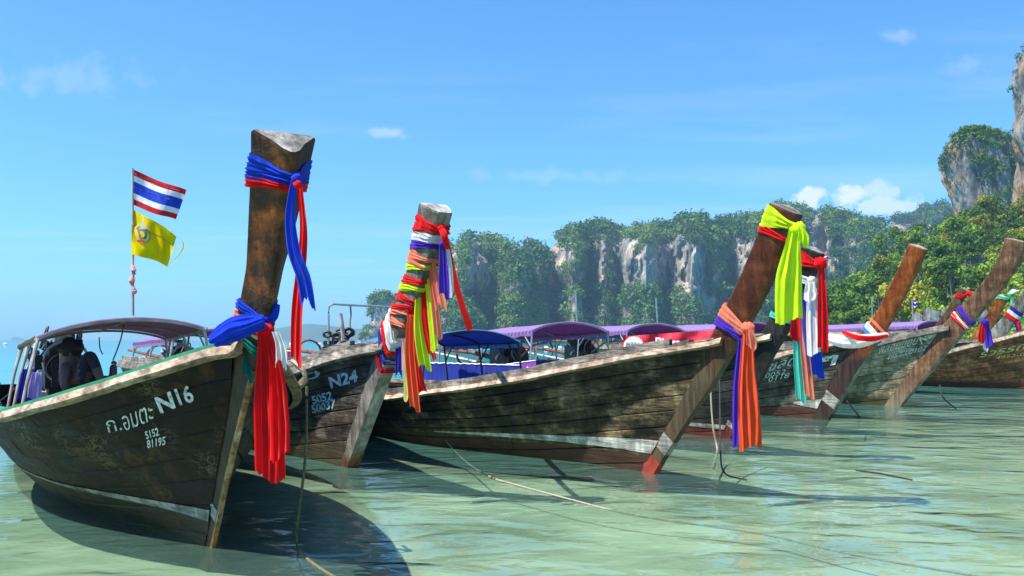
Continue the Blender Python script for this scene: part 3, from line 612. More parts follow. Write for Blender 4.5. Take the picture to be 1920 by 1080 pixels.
# ------------------------------------------------------------------ longtail boats
STA = [0, .1, .25, .45, .7, 1.0, 1.35, 1.75, 2.2, 2.7, 3.2, 3.8, 4.4, 5.0, 5.7, 6.4, 7.1, 7.8, 8.6]
class Boat:
    def __init__(b, foot, yaw, ridge_px, depth, half, hullm, postm, railm, capm, B=1.0, sheer_px=(), label='', L=8.6, sc=1.0, strakes=8, front=.02, groupname='longtail boats moored in a row', dist=None, groove=.016, cut=0.0, convex=.72, zend=.62, zmid=0, entry=1.75, full=4.6):
        d = CAMH * F / (foot[1] - HY) if dist is None else dist
        b.o = Vector(((foot[0] - 960) / F * d, d, 0)); b.yaw = yaw
        b.f = Vector((math.sin(yaw), -math.cos(yaw), 0)); b.p = Vector((math.cos(yaw), math.sin(yaw), 0))
        b.rz = math.atan2(b.f.y, b.f.x); b.L = L; b.B = B; b.sc = sc; b.hm, b.pm = hullm, postm; b.entry = entry; b.full = full
        b.root = empty('longtail_boat', b.o, b.rz); tag(b.root, label, 'boat', groupname)
        R = []
        for (px, py) in ridge_px:
            X, dd = b.onplane(px); R.append((X, 0, CAMH + (HY - py) / F * dd))
        R = [R[0] + (0,)] + [r + (0,) for r in R[1:]]
        x0, z0, x1, z1 = R[0][0], R[0][2], R[1][0], R[1][2]; k = (x1 - x0) / max(z1 - z0, .1)
        pts = [(x0 - k * (z0 + .5), 0, -.5)] + [(r[0], 0, r[2]) for r in R]
        b.rg = catmull(pts, 6); n = len(b.rg)
        b.zt = b.rg[-1].z; b.bk = []; b.hw = []
        for i, r in enumerate(b.rg):
            t = (b.rg[min(i + 1, n - 1)] - b.rg[max(i - 1, 0)]).normalized(); nb = Vector((-t.z, 0, t.x))
            dp = interp(depth, r.z); b.bk.append(r + nb * dp + Vector((0, 0, cut * sm(1 - (b.zt - r.z) / .5)))); b.hw.append(interp(half, r.z))
        b.front = front; b.gv = groove; b.cx = convex
        b.bktab = sorted([(q.z, q.x) for q in b.bk]); b.rgtab = [(q.z, q.x) for q in b.rg]
        b.halftab = half
        b.zs_tab = [(0, 1.5), (L, zend)]
        if sheer_px:
            out = []
            for (px, py) in sheer_px:
                best = None
                for q in range(0, 860, 2):
                    s = q / 100 - .3; w = b.world(b.hull(-1, s, 1.0)); e = abs(960 + F * w.x / w.y - px)
                    if best is None or e < best[0]: best = (e, s, w.y)
                if best[0] < 12: out.append((best[1], CAMH + (HY - py) / F * best[2]))
            out.sort()
            if len(out) < 2: out = [(0, 1.5), (L, zend)]
            if out[-1][0] < 4.2 and zmid: out.append((4.8, zmid))
            if out[-1][0] < L - .8: out.append((L, max(zend, out[-1][1] - .05)))
            if out[0][0] > .05: out.insert(0, (0.0, out[0][1] + (out[0][0]) * .18))
            b.zs_tab = out
        b.fit = [(round(x, 2), round(y, 2)) for x, y in b.zs_tab]
    def onplane(b, px):
        r = (px - 960) / F
        X = (r * b.o.y - b.o.x) / (b.f.x - r * b.f.y); return X, b.o.y + X * b.f.y
    def world(b, v): return b.o + b.f * v[0] + b.p * v[1] + Vector((0, 0, v[2]))
    def zs(b, s):
        t = b.zs_tab; return interp(t, s) if s > t[0][0] else t[0][1] + (t[0][0] - s) * .2
    def zk(b, s): return interp([(0, -.12), (1, -.22), (2.5, -.32), (9, -.3)], s)
    def beam(b, s):
        if s < b.full: return b.B * (1 - (1 - max(s, 0) / b.full) ** b.entry)
        return b.B * (1 - .35 * ((s - b.full) / (b.L - b.full)) ** 1.6)
    def hull(b, side, s, u, off=0.0):
        zs, zk = b.zs(s), b.zk(s); z = zk + (zs - zk) * u
        hw0 = interp(b.halftab, z) * .92
        e = lerp(.95, .40, sm(s / 4.8)); y = hw0 + max(b.beam(s), 0) * max(u, 0) ** e
        fade = max(0, 1 - s / 5.5) ** 1.6
        xb = interp(b.bktab, z) + .03
        p = Vector((xb * fade - s, side * y, z))
        if off:
            h = .02
            a = b.hull(side, s + h, u) - b.hull(side, s - h if s > h else s, u); c = b.hull(side, s, min(u + h, 1)) - b.hull(side, s, u - h if u - h > 0 else u)
            nn = a.cross(c); nn.normalize()
            if nn.y * side < 0: nn = -nn
            p = p + nn * off
        return p
    def px_of(b, v):
        w = b.world(v); return 960 + F * w.x / w.y, HY - F * (w.z - CAMH) / w.y
    def find(b, px, py, side=-1):
        best = None; s0, s1, u0, u1 = 0, b.L * .8, 0.02, 1.1; n = 26
        for it in range(4):
            for i in range(n + 1):
                for j in range(n + 1):
                    s, u = lerp(s0, s1, i / n), lerp(u0, u1, j / n); q = b.px_of(b.hull(side, s, u)); e = (q[0] - px) ** 2 + (q[1] - py) ** 2
                    if best is None or e < best[0]: best = (e, s, u)
            ws, wu = (s1 - s0) / n * 1.5, (u1 - u0) / n * 1.5; _, s, u = best
            s0, s1, u0, u1 = max(0, s - ws), s + ws, max(.01, u - wu), u + wu; n = 8
        return best[1], best[2]
    def section(b, z, grow=0.0):
        """closed outline of the stem post at ridge height z (local coords), plus frame"""
        i = min(range(len(b.rg)), key=lambda k: abs(b.rg[k].z - z))
        lo = max(i - 1, 0); hi = min(i + 1, len(b.rg) - 1)
        t = (b.rg[hi] - b.rg[lo]).normalized()
        x = interp(b.rgtab, z); r = Vector((x, 0, z))
        k = b.bk[i] - b.rg[i]; hw = interp(b.halftab, z); fr = b.front
        return b.outline(r, k, hw, fr, grow), t
    def outline(b, r, k, hw, fr, grow=0.0):
        kn = k.normalized(); P_ = []
        for (a, w) in ((0, -fr), (.12, -lerp(fr, hw, b.cx * .42)), (.5, -lerp(fr, hw, b.cx)), (.94, -hw), (1.0, -hw * .9), (1.0, hw * .9), (.94, hw), (.5, lerp(fr, hw, b.cx)), (.12, lerp(fr, hw, b.cx * .42)), (0, fr)):
            q = r + k * a + Vector((0, w, 0))
            if grow: q += (kn * (a - .45) * 2 + Vector((0, (1 if w > 0 else -1), 0))).normalized() * grow
            P_.append(q)
        return P_
    def build_stem(b, topm):
        mb = MB(); rows = [b.outline(b.rg[i], b.bk[i] - b.rg[i], b.hw[i], b.front) for i in range(len(b.rg))]
        st = mb.grid(rows, True); n = len(rows[0]); base = len(mb.v); last = rows[-1]
        c = sum(last, Vector()) / n; t = (b.rg[-1] - b.rg[-2]).normalized()
        inn = [c + (q - c) * .94 + t * .018 for q in last]
        mb.grid([last, inn], True); mb.v.append(tuple(c + t * .022)); ci = len(mb.v) - 1; b0 = ci - n
        for k in range(n): mb.cap((b0 + k, b0 + (k + 1) % n, ci), 1)
        b.stem = mb.build('stem_post', [b.pm, topm], b.root, angle=.5)
    def build_hull(b, strakes=8):
        us = [0, .14, .28, .41, .53, .64, .75, .86, 1.0] if strakes == 8 else [i / strakes for i in range(strakes + 1)]
        rg = random.Random(int(abs(b.o.x * 100)) + 5)
        sta = [s for s in STA if s < b.L] + [b.L]
        for side in (-1, 1):
            for k in range(len(us) - 1):
                cut = rg.choice([1.75, 2.7, 3.2, 3.8, 4.4]) if k % 2 else rg.choice([2.2, 3.2, 5.0, 5.7])
                for lo, hi in ((0, cut), (cut, b.L)):
                    ss = [s for s in sta if lo <= s <= hi]
                    if len(ss) < 2: continue
                    mb = MB(); rows = []; g = .010 / max(.05, (us[k + 1] - us[k])) * .09
                    prd = rg.uniform(0, .007)
                    for s in ss:
                        o = -.012 if (s == lo and lo > 0) or (s == hi and hi < b.L) else 0
                        ds = .008 if (s == lo and lo > 0) else (-.008 if (s == hi and hi < b.L) else 0)
                        if o:
                            pre = []
                        row = [b.hull(side, s, us[k], -b.gv), b.hull(side, s, us[k] + g, prd), b.hull(side, s, lerp(us[k], us[k + 1], .5), prd + .003), b.hull(side, s, us[k + 1] - g, prd), b.hull(side, s, us[k + 1], -b.gv)]
                        if o:
                            edge = [b.hull(side, s, u, -b.gv) for u in (us[k], us[k] + g, lerp(us[k], us[k + 1], .5), us[k + 1] - g, us[k + 1])]
                            inn = [b.hull(side, s + (.012 if s == lo else -.012), u, q) for u, q in ((us[k], -b.gv), (us[k] + g, prd), (lerp(us[k], us[k + 1], .5), prd + .003), (us[k + 1] - g, prd), (us[k + 1], -b.gv))]
                            rows += [edge, inn] if s == lo else [inn, edge]
                        else: rows.append(row)
                    mb.grid(rows); mb.build('plank', b.hm, b.root, angle=.35)
        # bottom, deck and transom close the hull
        mb = MB(); mb.grid([[b.hull(-1, s, 0, -.016), Vector((b.hull(1, s, 0).x, 0, b.zk(s) - .02)), b.hull(1, s, 0, -.016)] for s in sta]); mb.build('bottom', b.hm, b.root)
        mb = MB(); rows = []
        for s in sta:
            u = 1 - lerp(.05, .3, sm(s / 2.5)) / (b.zs(s) - b.zk(s)); a, c = b.hull(-1, s, u, -.02), b.hull(1, s, u, -.02); rows.append([a.lerp(c, q / 4) for q in range(5)])
        mb.grid(rows); mb.build('deck', M_deck, b.root)
        mb = MB(); q = [b.hull(-1, b.L, u) for u in (0, .2, .4, .7, 1)]; r = [b.hull(1, b.L, u) for u in (0, .2, .4, .7, 1)]
        mb.grid([q, r]); mb.build('transom', b.hm, b.root, smooth=False)
    def sweep(b, side, prof, s0, s1, name, m, jit=0.0, seed=0, du=0.0):
        """prof: (outward, up) offsets from the sheer line"""
        rows = []; n = 44
        for i in range(n + 1):
            s = lerp(s0, s1, i / n); q = b.hull(side, max(s, 0), 1.0)
            if s < 0: q = q + Vector((-s, 0, -s * .2))
            q2 = b.hull(side, max(s, 0) + .1, 1.0); t = (q2 - b.hull(side, max(s, 0), 1.0)); t.z = 0; t.normalize()
            out = Vector((t.y, -t.x, 0)); out = out if out.y * side > 0 else -out
            w = 1 + jit * mnoise.noise(Vector((s * 2.3, seed, side)))
            rows.append([q + out * (a + jit * .02 * mnoise.noise(Vector((s * 3, seed, 7)))) + Vector((0, 0, c * w)) for a, c in prof])
        mb = MB(); st = mb.grid(rows, True); k = len(prof)
        mb.cap(list(range(st, st + k))[::-1]); mb.cap([st + n * k + j for j in range(k)])
        return mb.build(name, m, b.root, angle=.5)
    def rails(b, railm, capm, caph=.035, capin=.14, h=.10, capout=.02, washboard=0.0):
        for side in (-1, 1):
            cut = 2.9 + .7 * side
            for lo, hi in ((-.16, cut), (cut + .012, b.L)):
                b.sweep(side, [(-.015, -h), (.056, -h + .01), (.064, -h + .024), (.03, -.006), (.022, .004), (-.015, .004)], lo, hi, 'rub_rail', railm, .12, lo)
            b.sweep(side, [(-capin, .006), (capout, .006), (capout, caph), (-capin, caph)], -.05, b.L, 'cap_rail', capm, .15, 5)
            if washboard: b.sweep(side, [(-.10, caph + .002), (-.03, caph + .002), (-.03, caph + washboard), (-.10, caph + washboard)], .35, b.L, 'washboard', M_cap, .2, 9)
    def stripe(b, spans, m, name='waterline_stripe', both=True):
        """spans: (s, zlow, zhigh) along the hull, plus the stem at its height"""
        for side in ((-1, 1) if both else (-1,)):
            mb = MB(); rows = []; S0, S1 = spans[0][0], spans[-1][0]
            for i in range(25):
                s = lerp(S0, S1, i / 24); zl, zh = interp([(a, c) for a, c, e in spans], s), interp([(a, e) for a, c, e in spans], s)
                uu = [(z - b.zk(s)) / (b.zs(s) - b.zk(s)) for z in (zl, (zl + zh) / 2, zh)]
                rows.append([b.hull(side, s, u, .014) for u in uu])
            mb.grid(rows); mb.build(name, m, b.root)
        zl, zh = spans[0][1], spans[0][2]; mb = MB(); rows = []
        for z in (zl, (zl + zh) / 2, zh):
            q, t = b.section(z, .006); rows.append(q)
        mb.grid(rows, True); mb.build(name, m, b.root)
    def text(b, body, p0, p1, up, m, name='painted_name', bold=.0):
        """p0,p1: baseline ends, up: top of the first letter; all picture points on the near side"""
        cu = bpy.data.curves.new('lettering', 'FONT'); cu.body = body; cu.offset = bold; cu.resolution_u = 3
        o = bpy.data.objects.new('lettering', cu); COL.objects.link(o)
        dg = bpy.context.evaluated_depsgraph_get(); me = bpy.data.meshes.new_from_object(o.evaluated_get(dg)); bpy.data.objects.remove(o)
        bm = bmesh.new(); bm.from_mesh(me)
        bmesh.ops.triangulate(bm, faces=bm.faces); bm.to_mesh(me); bm.free()
        xs = [v.co.x for v in me.vertices]; ys = [v.co.y for v in me.vertices]
        x0, x1 = min(xs), max(xs); h = 0.72
        A, Bq, C = (b.find(*q) for q in (p0, p1, up))
        for v in me.vertices:
            a, c = (v.co.x - x0) / (x1 - x0), v.co.y / h
            s = A[0] + a * (Bq[0] - A[0]) + c * (C[0] - A[0]); u = A[1] + a * (Bq[1] - A[1]) + c * (C[1] - A[1])
            v.co = b.hull(-1, s, u, .012)
        me.materials.append(m); o = bpy.data.objects.new(name, me); COL.objects.link(o); o.parent = b.root; return o
    # ---- the awning amidships
    def canopy(b, X0, X1, W, z0, rise, zdrop=0.0, top=None, under=None, posts=3, pipe=None, side_cloth=None, Yc=0.0, lash=True, eaves=True, heel=0.0, npost_x=None, sag=.02):
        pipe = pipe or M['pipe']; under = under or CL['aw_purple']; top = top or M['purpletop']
        nX, nY = 14, 16; X0_, X1_ = X0, X1
        def roof(x, v, dz=0.0):
            t = (X0 - x) / (X0 - X1); zz = z0 - zdrop * t + rise * (1 - (2 * v - 1) ** 2) ** .85 if abs(2 * v - 1) < 1 else z0 - zdrop * t
            zz += heel * (v - .5)
            zz -= sag * math.sin(PI * ((t * (posts - 1)) % 1)) * (.4 + .6 * (1 - abs(2 * v - 1)))
            return Vector((x, Yc + (v - .5) * W, zz + dz))
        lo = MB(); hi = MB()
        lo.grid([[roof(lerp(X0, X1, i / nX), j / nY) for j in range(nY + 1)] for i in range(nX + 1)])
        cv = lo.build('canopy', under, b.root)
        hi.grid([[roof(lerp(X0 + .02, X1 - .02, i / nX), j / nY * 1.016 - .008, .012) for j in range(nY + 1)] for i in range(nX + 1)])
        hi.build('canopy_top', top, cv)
        # hanging eaves strip each side
        for v, sd in (((0, -1), (1, 1)) if eaves else ()):
            mb = MB(); rows = []
            for i in range(nX * 2 + 1):
                x = lerp(X0 + .03, X1 - .03, i / (nX * 2)); q = roof(x, v)
                rows.append([q + Vector((0, sd * .016, .02)), q + Vector((0, sd * .03, -.04)), q + Vector((0, sd * .02, -.085 - .012 * math.sin(i * 1.7)))])
            mb.grid(rows); mb.build('eaves_strip', top, cv)
        xs = npost_x or [lerp(X0, X1, i / (posts - 1)) for i in range(posts)]
        for x in xs:
            mb = MB(); mb.tube([roof(x, j / 16, -.018) for j in range(17)], .016, 6); mb.build('canopy_hoop', pipe, b.root)
            for v in (0, 1):
                sd = 1 if v else -1; q = roof(x, v, -.02); s = max(.3, -x + .05); g = b.hull(sd, min(s, b.L - .2), 1.0); g.z += .02
                g.x = x; g.y = lerp(q.y, g.y, .3); g.z -= .25
                mb = MB(); mb.tube([g, g.lerp(q, .5) + Vector((0, sd * .01, 0)), q], .017, 7); mb.build('canopy_post', pipe, b.root)
                kx = x - .28 if x > (X0 + X1) / 2 else x + .28
                mb = MB(); mb.tube([g.lerp(q, .72), roof(kx, v, -.02)], .012, 6); mb.build('canopy_brace', pipe, b.root)
        for v in (0, 1):
            sd = 1 if v else -1
            mb = MB(); mb.tube([roof(lerp(X0, X1, i / nX), v, -.012) for i in range(nX + 1)], .015, 6); mb.build('canopy_side_pipe', pipe, b.root)
            if lash:
                mb = MB(); n = int(abs(X0 - X1) * 9)
                for i in range(n):
                    x = lerp(X0, X1, (i + .3) / n); q = roof(x, v, -.012)
                    mb.tube([q + Vector((.02, sd * .03, .03)), q + Vector((0, sd * .04, -.01)), q + Vector((-.03, sd * .02, -.035)), q + Vector((-.05, -sd * .01, .02))], .007, 4)
                o = mb.build('lashing', M['rope'], cv); o['kind'] = 'stuff'
        mb = MB(); mb.tube([roof(lerp(X0, X1, i / nX), .5, -.02) for i in range(nX + 1)], .014, 6); mb.build('ridge_pipe', pipe, b.root)
        b.roof = roof
        if side_cloth:
            for (sd, xa, xb, zt_, mt) in side_cloth:
                mb = MB(); rows = []
                for i in range(31):
                    x = lerp(xa, xb, i / 30); s = -x; q = b.hull(sd, s, 1.0); wv = .018 * math.sin(i * 1.9) + .012 * math.sin(i * .7)
                    zt = z0 - (z0 - b.zs(s)) * (1 - zt_) + .01 * math.sin(i * 3.1)
                    y = q.y - sd * .05
                    rows.append([Vector((x, y + wv * (1 - k / 5), lerp(zt, q.z + .0, k / 5))) for k in range(6)])
                mb.grid(rows); mb.build('side_cloth', mt, b.root)
                mb = MB(); mb.tube([r[0] + Vector((0, 0, .01)) for r in rows], .012, 6); mb.build('side_rail', M['white'], b.root)
M_deck, M_cap = W['deck'], W['cap']

# ---- engines
def make_engine(b, X, z, Y=0.0, sc=1.0, shaft=True, rz=0.0):
    base = MB()
    R = Matrix.Rotation(rz, 3, 'Z')
    def T(p): return Vector((X, Y, z)) + R @ (Vector(p) * sc)
    def bx(mb, c, sz): mb.box(T(c), [q * sc for q in sz], R)
    bx(base, (0, 0, .24), (.62, .34, .30)); bx(base, (0, 0, .43), (.56, .26, .10)); bx(base, (.02, 0, .06), (.5, .26, .14))
    for k in range(7): bx(base, (-.22 + k * .075, 0, .50), (.035, .30, .06))
    bx(base, (-.2, .2, .3), (.2, .12, .2)); bx(base, (.12, -.2, .34), (.26, .1, .14))
    eng = base.build('engine', M['engine'], b.root, smooth=False)
    mb = MB(); mb.disc(T((.36, 0, .26)), R @ Vector((1, 0, 0)), .17 * sc, .06 * sc, 20); mb.build('flywheel', M['engine'], eng)
    mb = MB(); mb.disc(T((.40, .02, .36)), R @ Vector((1, 0, 0)), .07 * sc, .05 * sc, 16); mb.build('pulley', M['brass'], eng)
    mb = MB(); bx(mb, (.44, 0, .22), (.05, .26, .22)); mb.build('radiator', M['engine'], eng, smooth=False)
    mb = MB(); mb.tube([T((-.1, -.2, .42)), T((-.02, -.28, .46)), T((.1, -.3, .40)), T((.16, -.28, .28)), T((.05, -.26, .2))], .035 * sc, 8); mb.build('intake_pipe', M['steel'], eng)
    mb = MB(); mb.tube([T((-.2, .16, .45)), T((-.24, .2, .6)), T((-.26, .2, .66))], .03 * sc, 8); mb.build('exhaust', M['darkpipe'], eng)
    mb = MB(); bx(mb, (.02, -.02, .56), (.42, .12, .07)); mb.build('valve_cover', M['steel'], eng, smooth=False)
    mb = MB(); mb.tube([T((.43, .2 * math.cos(a), .34 + .2 * math.sin(a))) for a in [PI * 2 * k / 18 for k in range(19)]], .014 * sc, 5); mb.build('fan_guard', M['steel'], eng)
    mb = MB(); mb.disc(T((-.25, .05, .6)), (0, 0, 1), .11 * sc, .1 * sc, 16); mb.build('air_filter', M['tar'], eng)
    mb = MB()
    for sx in (-.3, .3):
        mb.tube([T((sx, -.24, -.35)), T((sx * .8, -.14, .08))], .02 * sc, 6); mb.tube([T((sx, .24, -.35)), T((sx * .8, .14, .08))], .02 * sc, 6)
    mb.tube([T((-.32, -.2, .05)), T((.5, -.2, .05))], .025 * sc, 6); mb.tube([T((-.32, .2, .05)), T((.5, .2, .05))], .025 * sc, 6)
    mb.build('mount_frame', M['rustpipe'], eng)
    mb = MB()
    rgn = random.Random(int(abs(b.o.x * 10)))
    for k in range(6):
        a = Vector((rgn.uniform(-.3, .4), rgn.uniform(-.2, .2), rgn.uniform(.3, .5))); c = Vector((rgn.uniform(-.35, .45), rgn.uniform(-.26, .26), rgn.uniform(.1, .55)))
        mb.tube(catmull([T(a), T(a.lerp(c, .4) + Vector((0, .05, .2))), T(c)], 4), .012 * sc, 5)
    mb.build('hose', M['tar'], eng)
    mb = MB(); mb.tube([T((.5, -.05, .25)), T((.95, -.1, .45)), T((1.35, -.1, .5))], .02 * sc, 6); mb.build('tiller', M['rustpipe'], eng)
    if shaft:
        mb = MB(); mb.tube([T((-.3, 0, .2)), T((-1.2, 0, .3)), T((-4.0, 0, .42))], [.05 * sc, .04 * sc, .03 * sc], 8); mb.build('propeller_shaft', M['rust'], eng)
        mb = MB(); mb.tube([T((-.35, 0, .05)), T((-2.6, 0, .28))], .03 * sc, 6); mb.build('shaft_brace', M['rustpipe'], eng)
        mb = MB(); mb.tube([T((-1.3 + .0, .26 * math.cos(a), .28 + .26 * math.sin(a))) for a in [PI * 2 * k / 20 for k in range(21)]], .022 * sc, 6); mb.build('shaft_hoop', M['rust'], eng)
    return eng

Y1 = math.radians(33.0); Y0 = math.radians(35.0)
b1 = Boat((400, 1027), Y1, [(400, 1027), (424, 910), (460, 760), (486, 660), (499, 600), (514, 520), (530, 420), (543, 340), (549, 292)],
          [(-.5, .1), (0, .11), (.9, .14), (1.35, .22), (1.7, .20), (2.6, .17)], [(-.5, .03), (.2, .035), (1.2, .07), (1.55, .115), (1.85, .115), (2.62, .20)], W['h1'], W['p1'], None, None,
          B=1.30, sheer_px=[(455, 640), (400, 652), (300, 685), (200, 718), (100, 748), (40, 765), (0, 776)], label='dark tarred longtail boat painted N 16 with green gunwale and tall brown prow', front=.012, entry=2.7, full=3.9, groove=.006, cut=.09, convex=.5)
b2 = Boat((662, 876), Y0, [(662, 876), (700, 770), (742, 660), (772, 600), (800, 530), (822, 450), (834, 402)],
          [(-.5, .15), (0, .17), (1.2, .24), (1.5, .25), (2.8, .27)], [(-.5, .085), (.2, .09), (1.2, .095), (1.6, .11), (2.2, .125), (2.8, .17)], W['h2'], W['p2'], None, None,
          B=1.1, sheer_px=[(732, 640), (700, 646), (640, 660), (580, 682), (545, 693)], label='grey weathered longtail boat painted N24 with scarf wrapped prow', front=.075)
b3 = Boat((1230, 887), Y0, [(1230, 887), (1285, 800), (1345, 710), (1386, 640), (1426, 570), (1468, 480), (1500, 406)],
          [(-.5, .15), (0, .17), (.9, .22), (1.3, .28), (1.6, .30), (2.8, .29)], [(-.5, .05), (.2, .05), (1.2, .07), (1.8, .10), (2.8, .155)], W['h3'], W['p3'], None, None,
          B=1.12, sheer_px=[(1365, 632), (1300, 645), (1200, 662), (1100, 682), (1000, 703), (900, 720), (800, 733), (730, 742)], label='long olive brown longtail boat with white waterline and reddish leaning prow', front=.04, L=9.6)
b4 = Boat((1372, 822), Y0, [(1372, 822), (1410, 745), (1450, 668), (1478, 620), (1500, 570), (1525, 520), (1543, 478)],
          [(-.5, .15), (0, .17), (1.2, .26), (1.6, .32), (2.7, .28)], [(-.5, .05), (.2, .06), (1.2, .10), (1.8, .12), (2.7, .14)], W['h4'], W['p4'], None, None,
          B=1.08, sheer_px=[(1470, 618), (1420, 632), (1380, 645)], label='black hulled longtail boat with turquoise band and scarves hiding its prow', front=.04, zend=.66, zmid=.74)
b5 = Boat((1555, 787), Y0, [(1555, 787), (1595, 722), (1638, 655), (1664, 615), (1694, 560), (1720, 508), (1737, 470)],
          [(-.5, .30), (0, .32), (1.2, .42), (1.7, .28), (3.0, .27)], [(-.5, .05), (.2, .06), (1.2, .085), (1.8, .105), (3.0, .15)], W['h5'], W['p5'], None, None,
          B=1.15, sheer_px=[(1655, 608), (1600, 632), (1540, 645), (1480, 658), (1440, 672)], label='charcoal longtail boat with smooth orange wood prow and faded white lettering', front=.04, zend=.7, zmid=.8)
b6 = Boat((1690, 762), Y0, [(1690, 762), (1735, 710), (1790, 645), (1840, 587), (1888, 530), (1912, 488), (1924, 456)],
          [(-.5, .28), (0, .32), (1.5, .44), (2.2, .36), (3.4, .36)], [(-.5, .06), (.2, .07), (1.5, .09), (2.3, .12), (3.4, .165)], W['h6'], W['p6'], None, None,
          B=1.35, sheer_px=[(1820, 592), (1760, 610), (1700, 625), (1660, 637), (1620, 648)], label='grey green longtail boat painted N66 with curved brown prow', front=.04, L=10, zend=.9)
b7 = Boat((2010, 733), Y0, [(2010, 733), (2045, 690), (2080, 640), (2110, 590), (2135, 540), (2155, 500)],
          [(-.5, .5), (0, .6), (1.5, .75), (2.3, .5), (3.4, .45)], [(-.5, .06), (.2, .08), (1.5, .12), (2.3, .17), (3.4, .22)], W['h7'], W['p6'], None, None,
          B=1.4, sheer_px=[(1990, 600), (1920, 620), (1870, 634), (1800, 651), (1770, 660)], label='brown longtail boat with yellow lettering cut off by the picture edge', front=.04, L=10, zend=.9)
for b in (b1, b2, b3, b4, b5, b6, b7):
    b.build_stem(W['top']); b.build_hull()
    print('SHEER', b.root.name, b.fit)
b1.rails(W['rail'], M['greenpaint'], .03, .10, .078, .012)
b2.rails(W['cap'], W['cap'], .035, .1, .11, washboard=.07)
b3.rails(W['rail'], W['cap'], .022, .085, .075, washboard=.075)
b4.rails(W['rail'], W['cap'], .03, .1, .09)
b5.rails(W['rail'], W['cap'], .03, .1, .10)
b6.rails(W['cap'], W['cap'], .04, .12, .12, washboard=.06)
b7.rails(W['rail'], W['cap'], .04, .12, .12)
# pale front face of the second boat's stem, sunlit tone put in its colour
mb = MB(); rows = []
for i in range(22):
    z = lerp(.02, 1.3, i / 21); x = interp(b2.rgtab, z); rows.append([Vector((x + .004, y, z)) for y in (-.072, 0, .072)])
mb.grid(rows); mb.build('stem_face', W['frontface'], b2.root)
b1.stripe([(-.0, .20, .29), (.6, .21, .27), (1.6, .2, .245), (2.8, .2, .22), (4.2, .18, .19)], W['stripe'])
b3.stripe([(0, .22, .38), (.5, .24, .37), (1.4, .25, .33), (2.6, .24, .28), (3.6, .22, .23)], W['stripe'])
b4.stripe([(0, .13, .20), (1.5, .15, .2), (4, .15, .19)], W['stripe'])
b5.stripe([(0, .2, .38), (.25, .22, .36), (.55, .27, .30)], W['stripe'])
mb = MB(); rows = []
for z in (-.1, .0, .06, .12):
    q, t = b3.section(z, .005); rows.append(q)
mb.grid(rows, True); mb.build('painted_foot', M['redpaint'], b3.root)
# painted names and numbers
b1.text('ก.', (205, 810), (232, 804), (198, 782), M['letter']); b1.text('อมตะ', (238, 806), (289, 786), (228, 772), M['letterold'])
b1.text('N', (303, 773), (331, 762), (292, 744), M['letter'], bold=.03); b1.text('16', (338, 758), (366, 750), (327, 728), M['letter'], bold=.02)
b1.text('5152', (276, 822), (302, 814), (273, 808), M['letterold'], 'painted_number', .02); b1.text('81195', (279, 838), (312, 832), (276, 824), M['letterold'], 'painted_number', .02)
b2.text('ว', (578, 712), (601, 706), (576, 696), M['letterblue'], bold=.03); b2.text('N24', (622, 727), (673, 714), (616, 707), M['letterblue'], bold=.035)
b2.text('5052', (588, 757), (625, 748), (584, 743), M['letterblue'], 'painted_number', .03); b2.text('50037', (588, 774), (631, 764), (584, 760), M['letterblue'], 'painted_number', .03)
b5.text('ชลิต', (1440, 696), (1490, 684), (1448, 678), M['letterold']); b5.text('ๆ', (1536, 684), (1568, 678), (1541, 667), M['letterold'], bold=.03)
b5.text('0052', (1434, 709), (1472, 701), (1437, 700), M['letterold'], 'painted_number'); b5.text('0118', (1440, 716), (1479, 708), (1443, 707), M['letterold'], 'painted_number')
b6.text('พลอยบอย', (1646, 664), (1718, 645), (1650, 648), M['letterold']); b6.text('N66', (1728, 646), (1773, 634), (1723, 632), M['letterold'], bold=.02)
b6.text('4952-00102', (1661, 676), (1736, 657), (1663, 667), M['letterold'], 'painted_number')
b7.text('รวรรณวี', (1836, 670), (1950, 648), (1842, 658), M['letteryellow']); b7.text('4952-0352', (1866, 674), (1950, 662), (1868, 668), M['letteryellow'], 'painted_number')

# awnings
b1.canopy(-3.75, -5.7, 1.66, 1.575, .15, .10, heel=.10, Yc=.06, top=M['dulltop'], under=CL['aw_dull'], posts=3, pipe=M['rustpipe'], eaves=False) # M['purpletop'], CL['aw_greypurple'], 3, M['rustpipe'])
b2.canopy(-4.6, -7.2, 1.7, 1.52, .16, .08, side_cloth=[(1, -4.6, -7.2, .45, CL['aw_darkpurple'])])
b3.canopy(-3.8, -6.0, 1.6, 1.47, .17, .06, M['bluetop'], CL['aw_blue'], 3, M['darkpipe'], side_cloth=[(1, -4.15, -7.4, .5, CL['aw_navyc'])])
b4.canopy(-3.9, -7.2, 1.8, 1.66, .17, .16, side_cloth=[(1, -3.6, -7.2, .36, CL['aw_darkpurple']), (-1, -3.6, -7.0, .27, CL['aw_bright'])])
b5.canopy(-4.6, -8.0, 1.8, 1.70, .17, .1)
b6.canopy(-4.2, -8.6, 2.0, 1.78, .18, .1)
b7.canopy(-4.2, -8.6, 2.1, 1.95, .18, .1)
for b, X, z, s in ((b1, -6.2, .78, 1.3), (b2, -7.6, .85, 1.0), (b3, -8.7, .95, 1.0), (b4, -6.0, .88, 1.15), (b5, -7.4, .9, 1.15), (b6, -8.8, 1.0, 1.2)):
    make_engine(b, X, z, -.28 if b is b1 else 0.0, s, b is not b1)

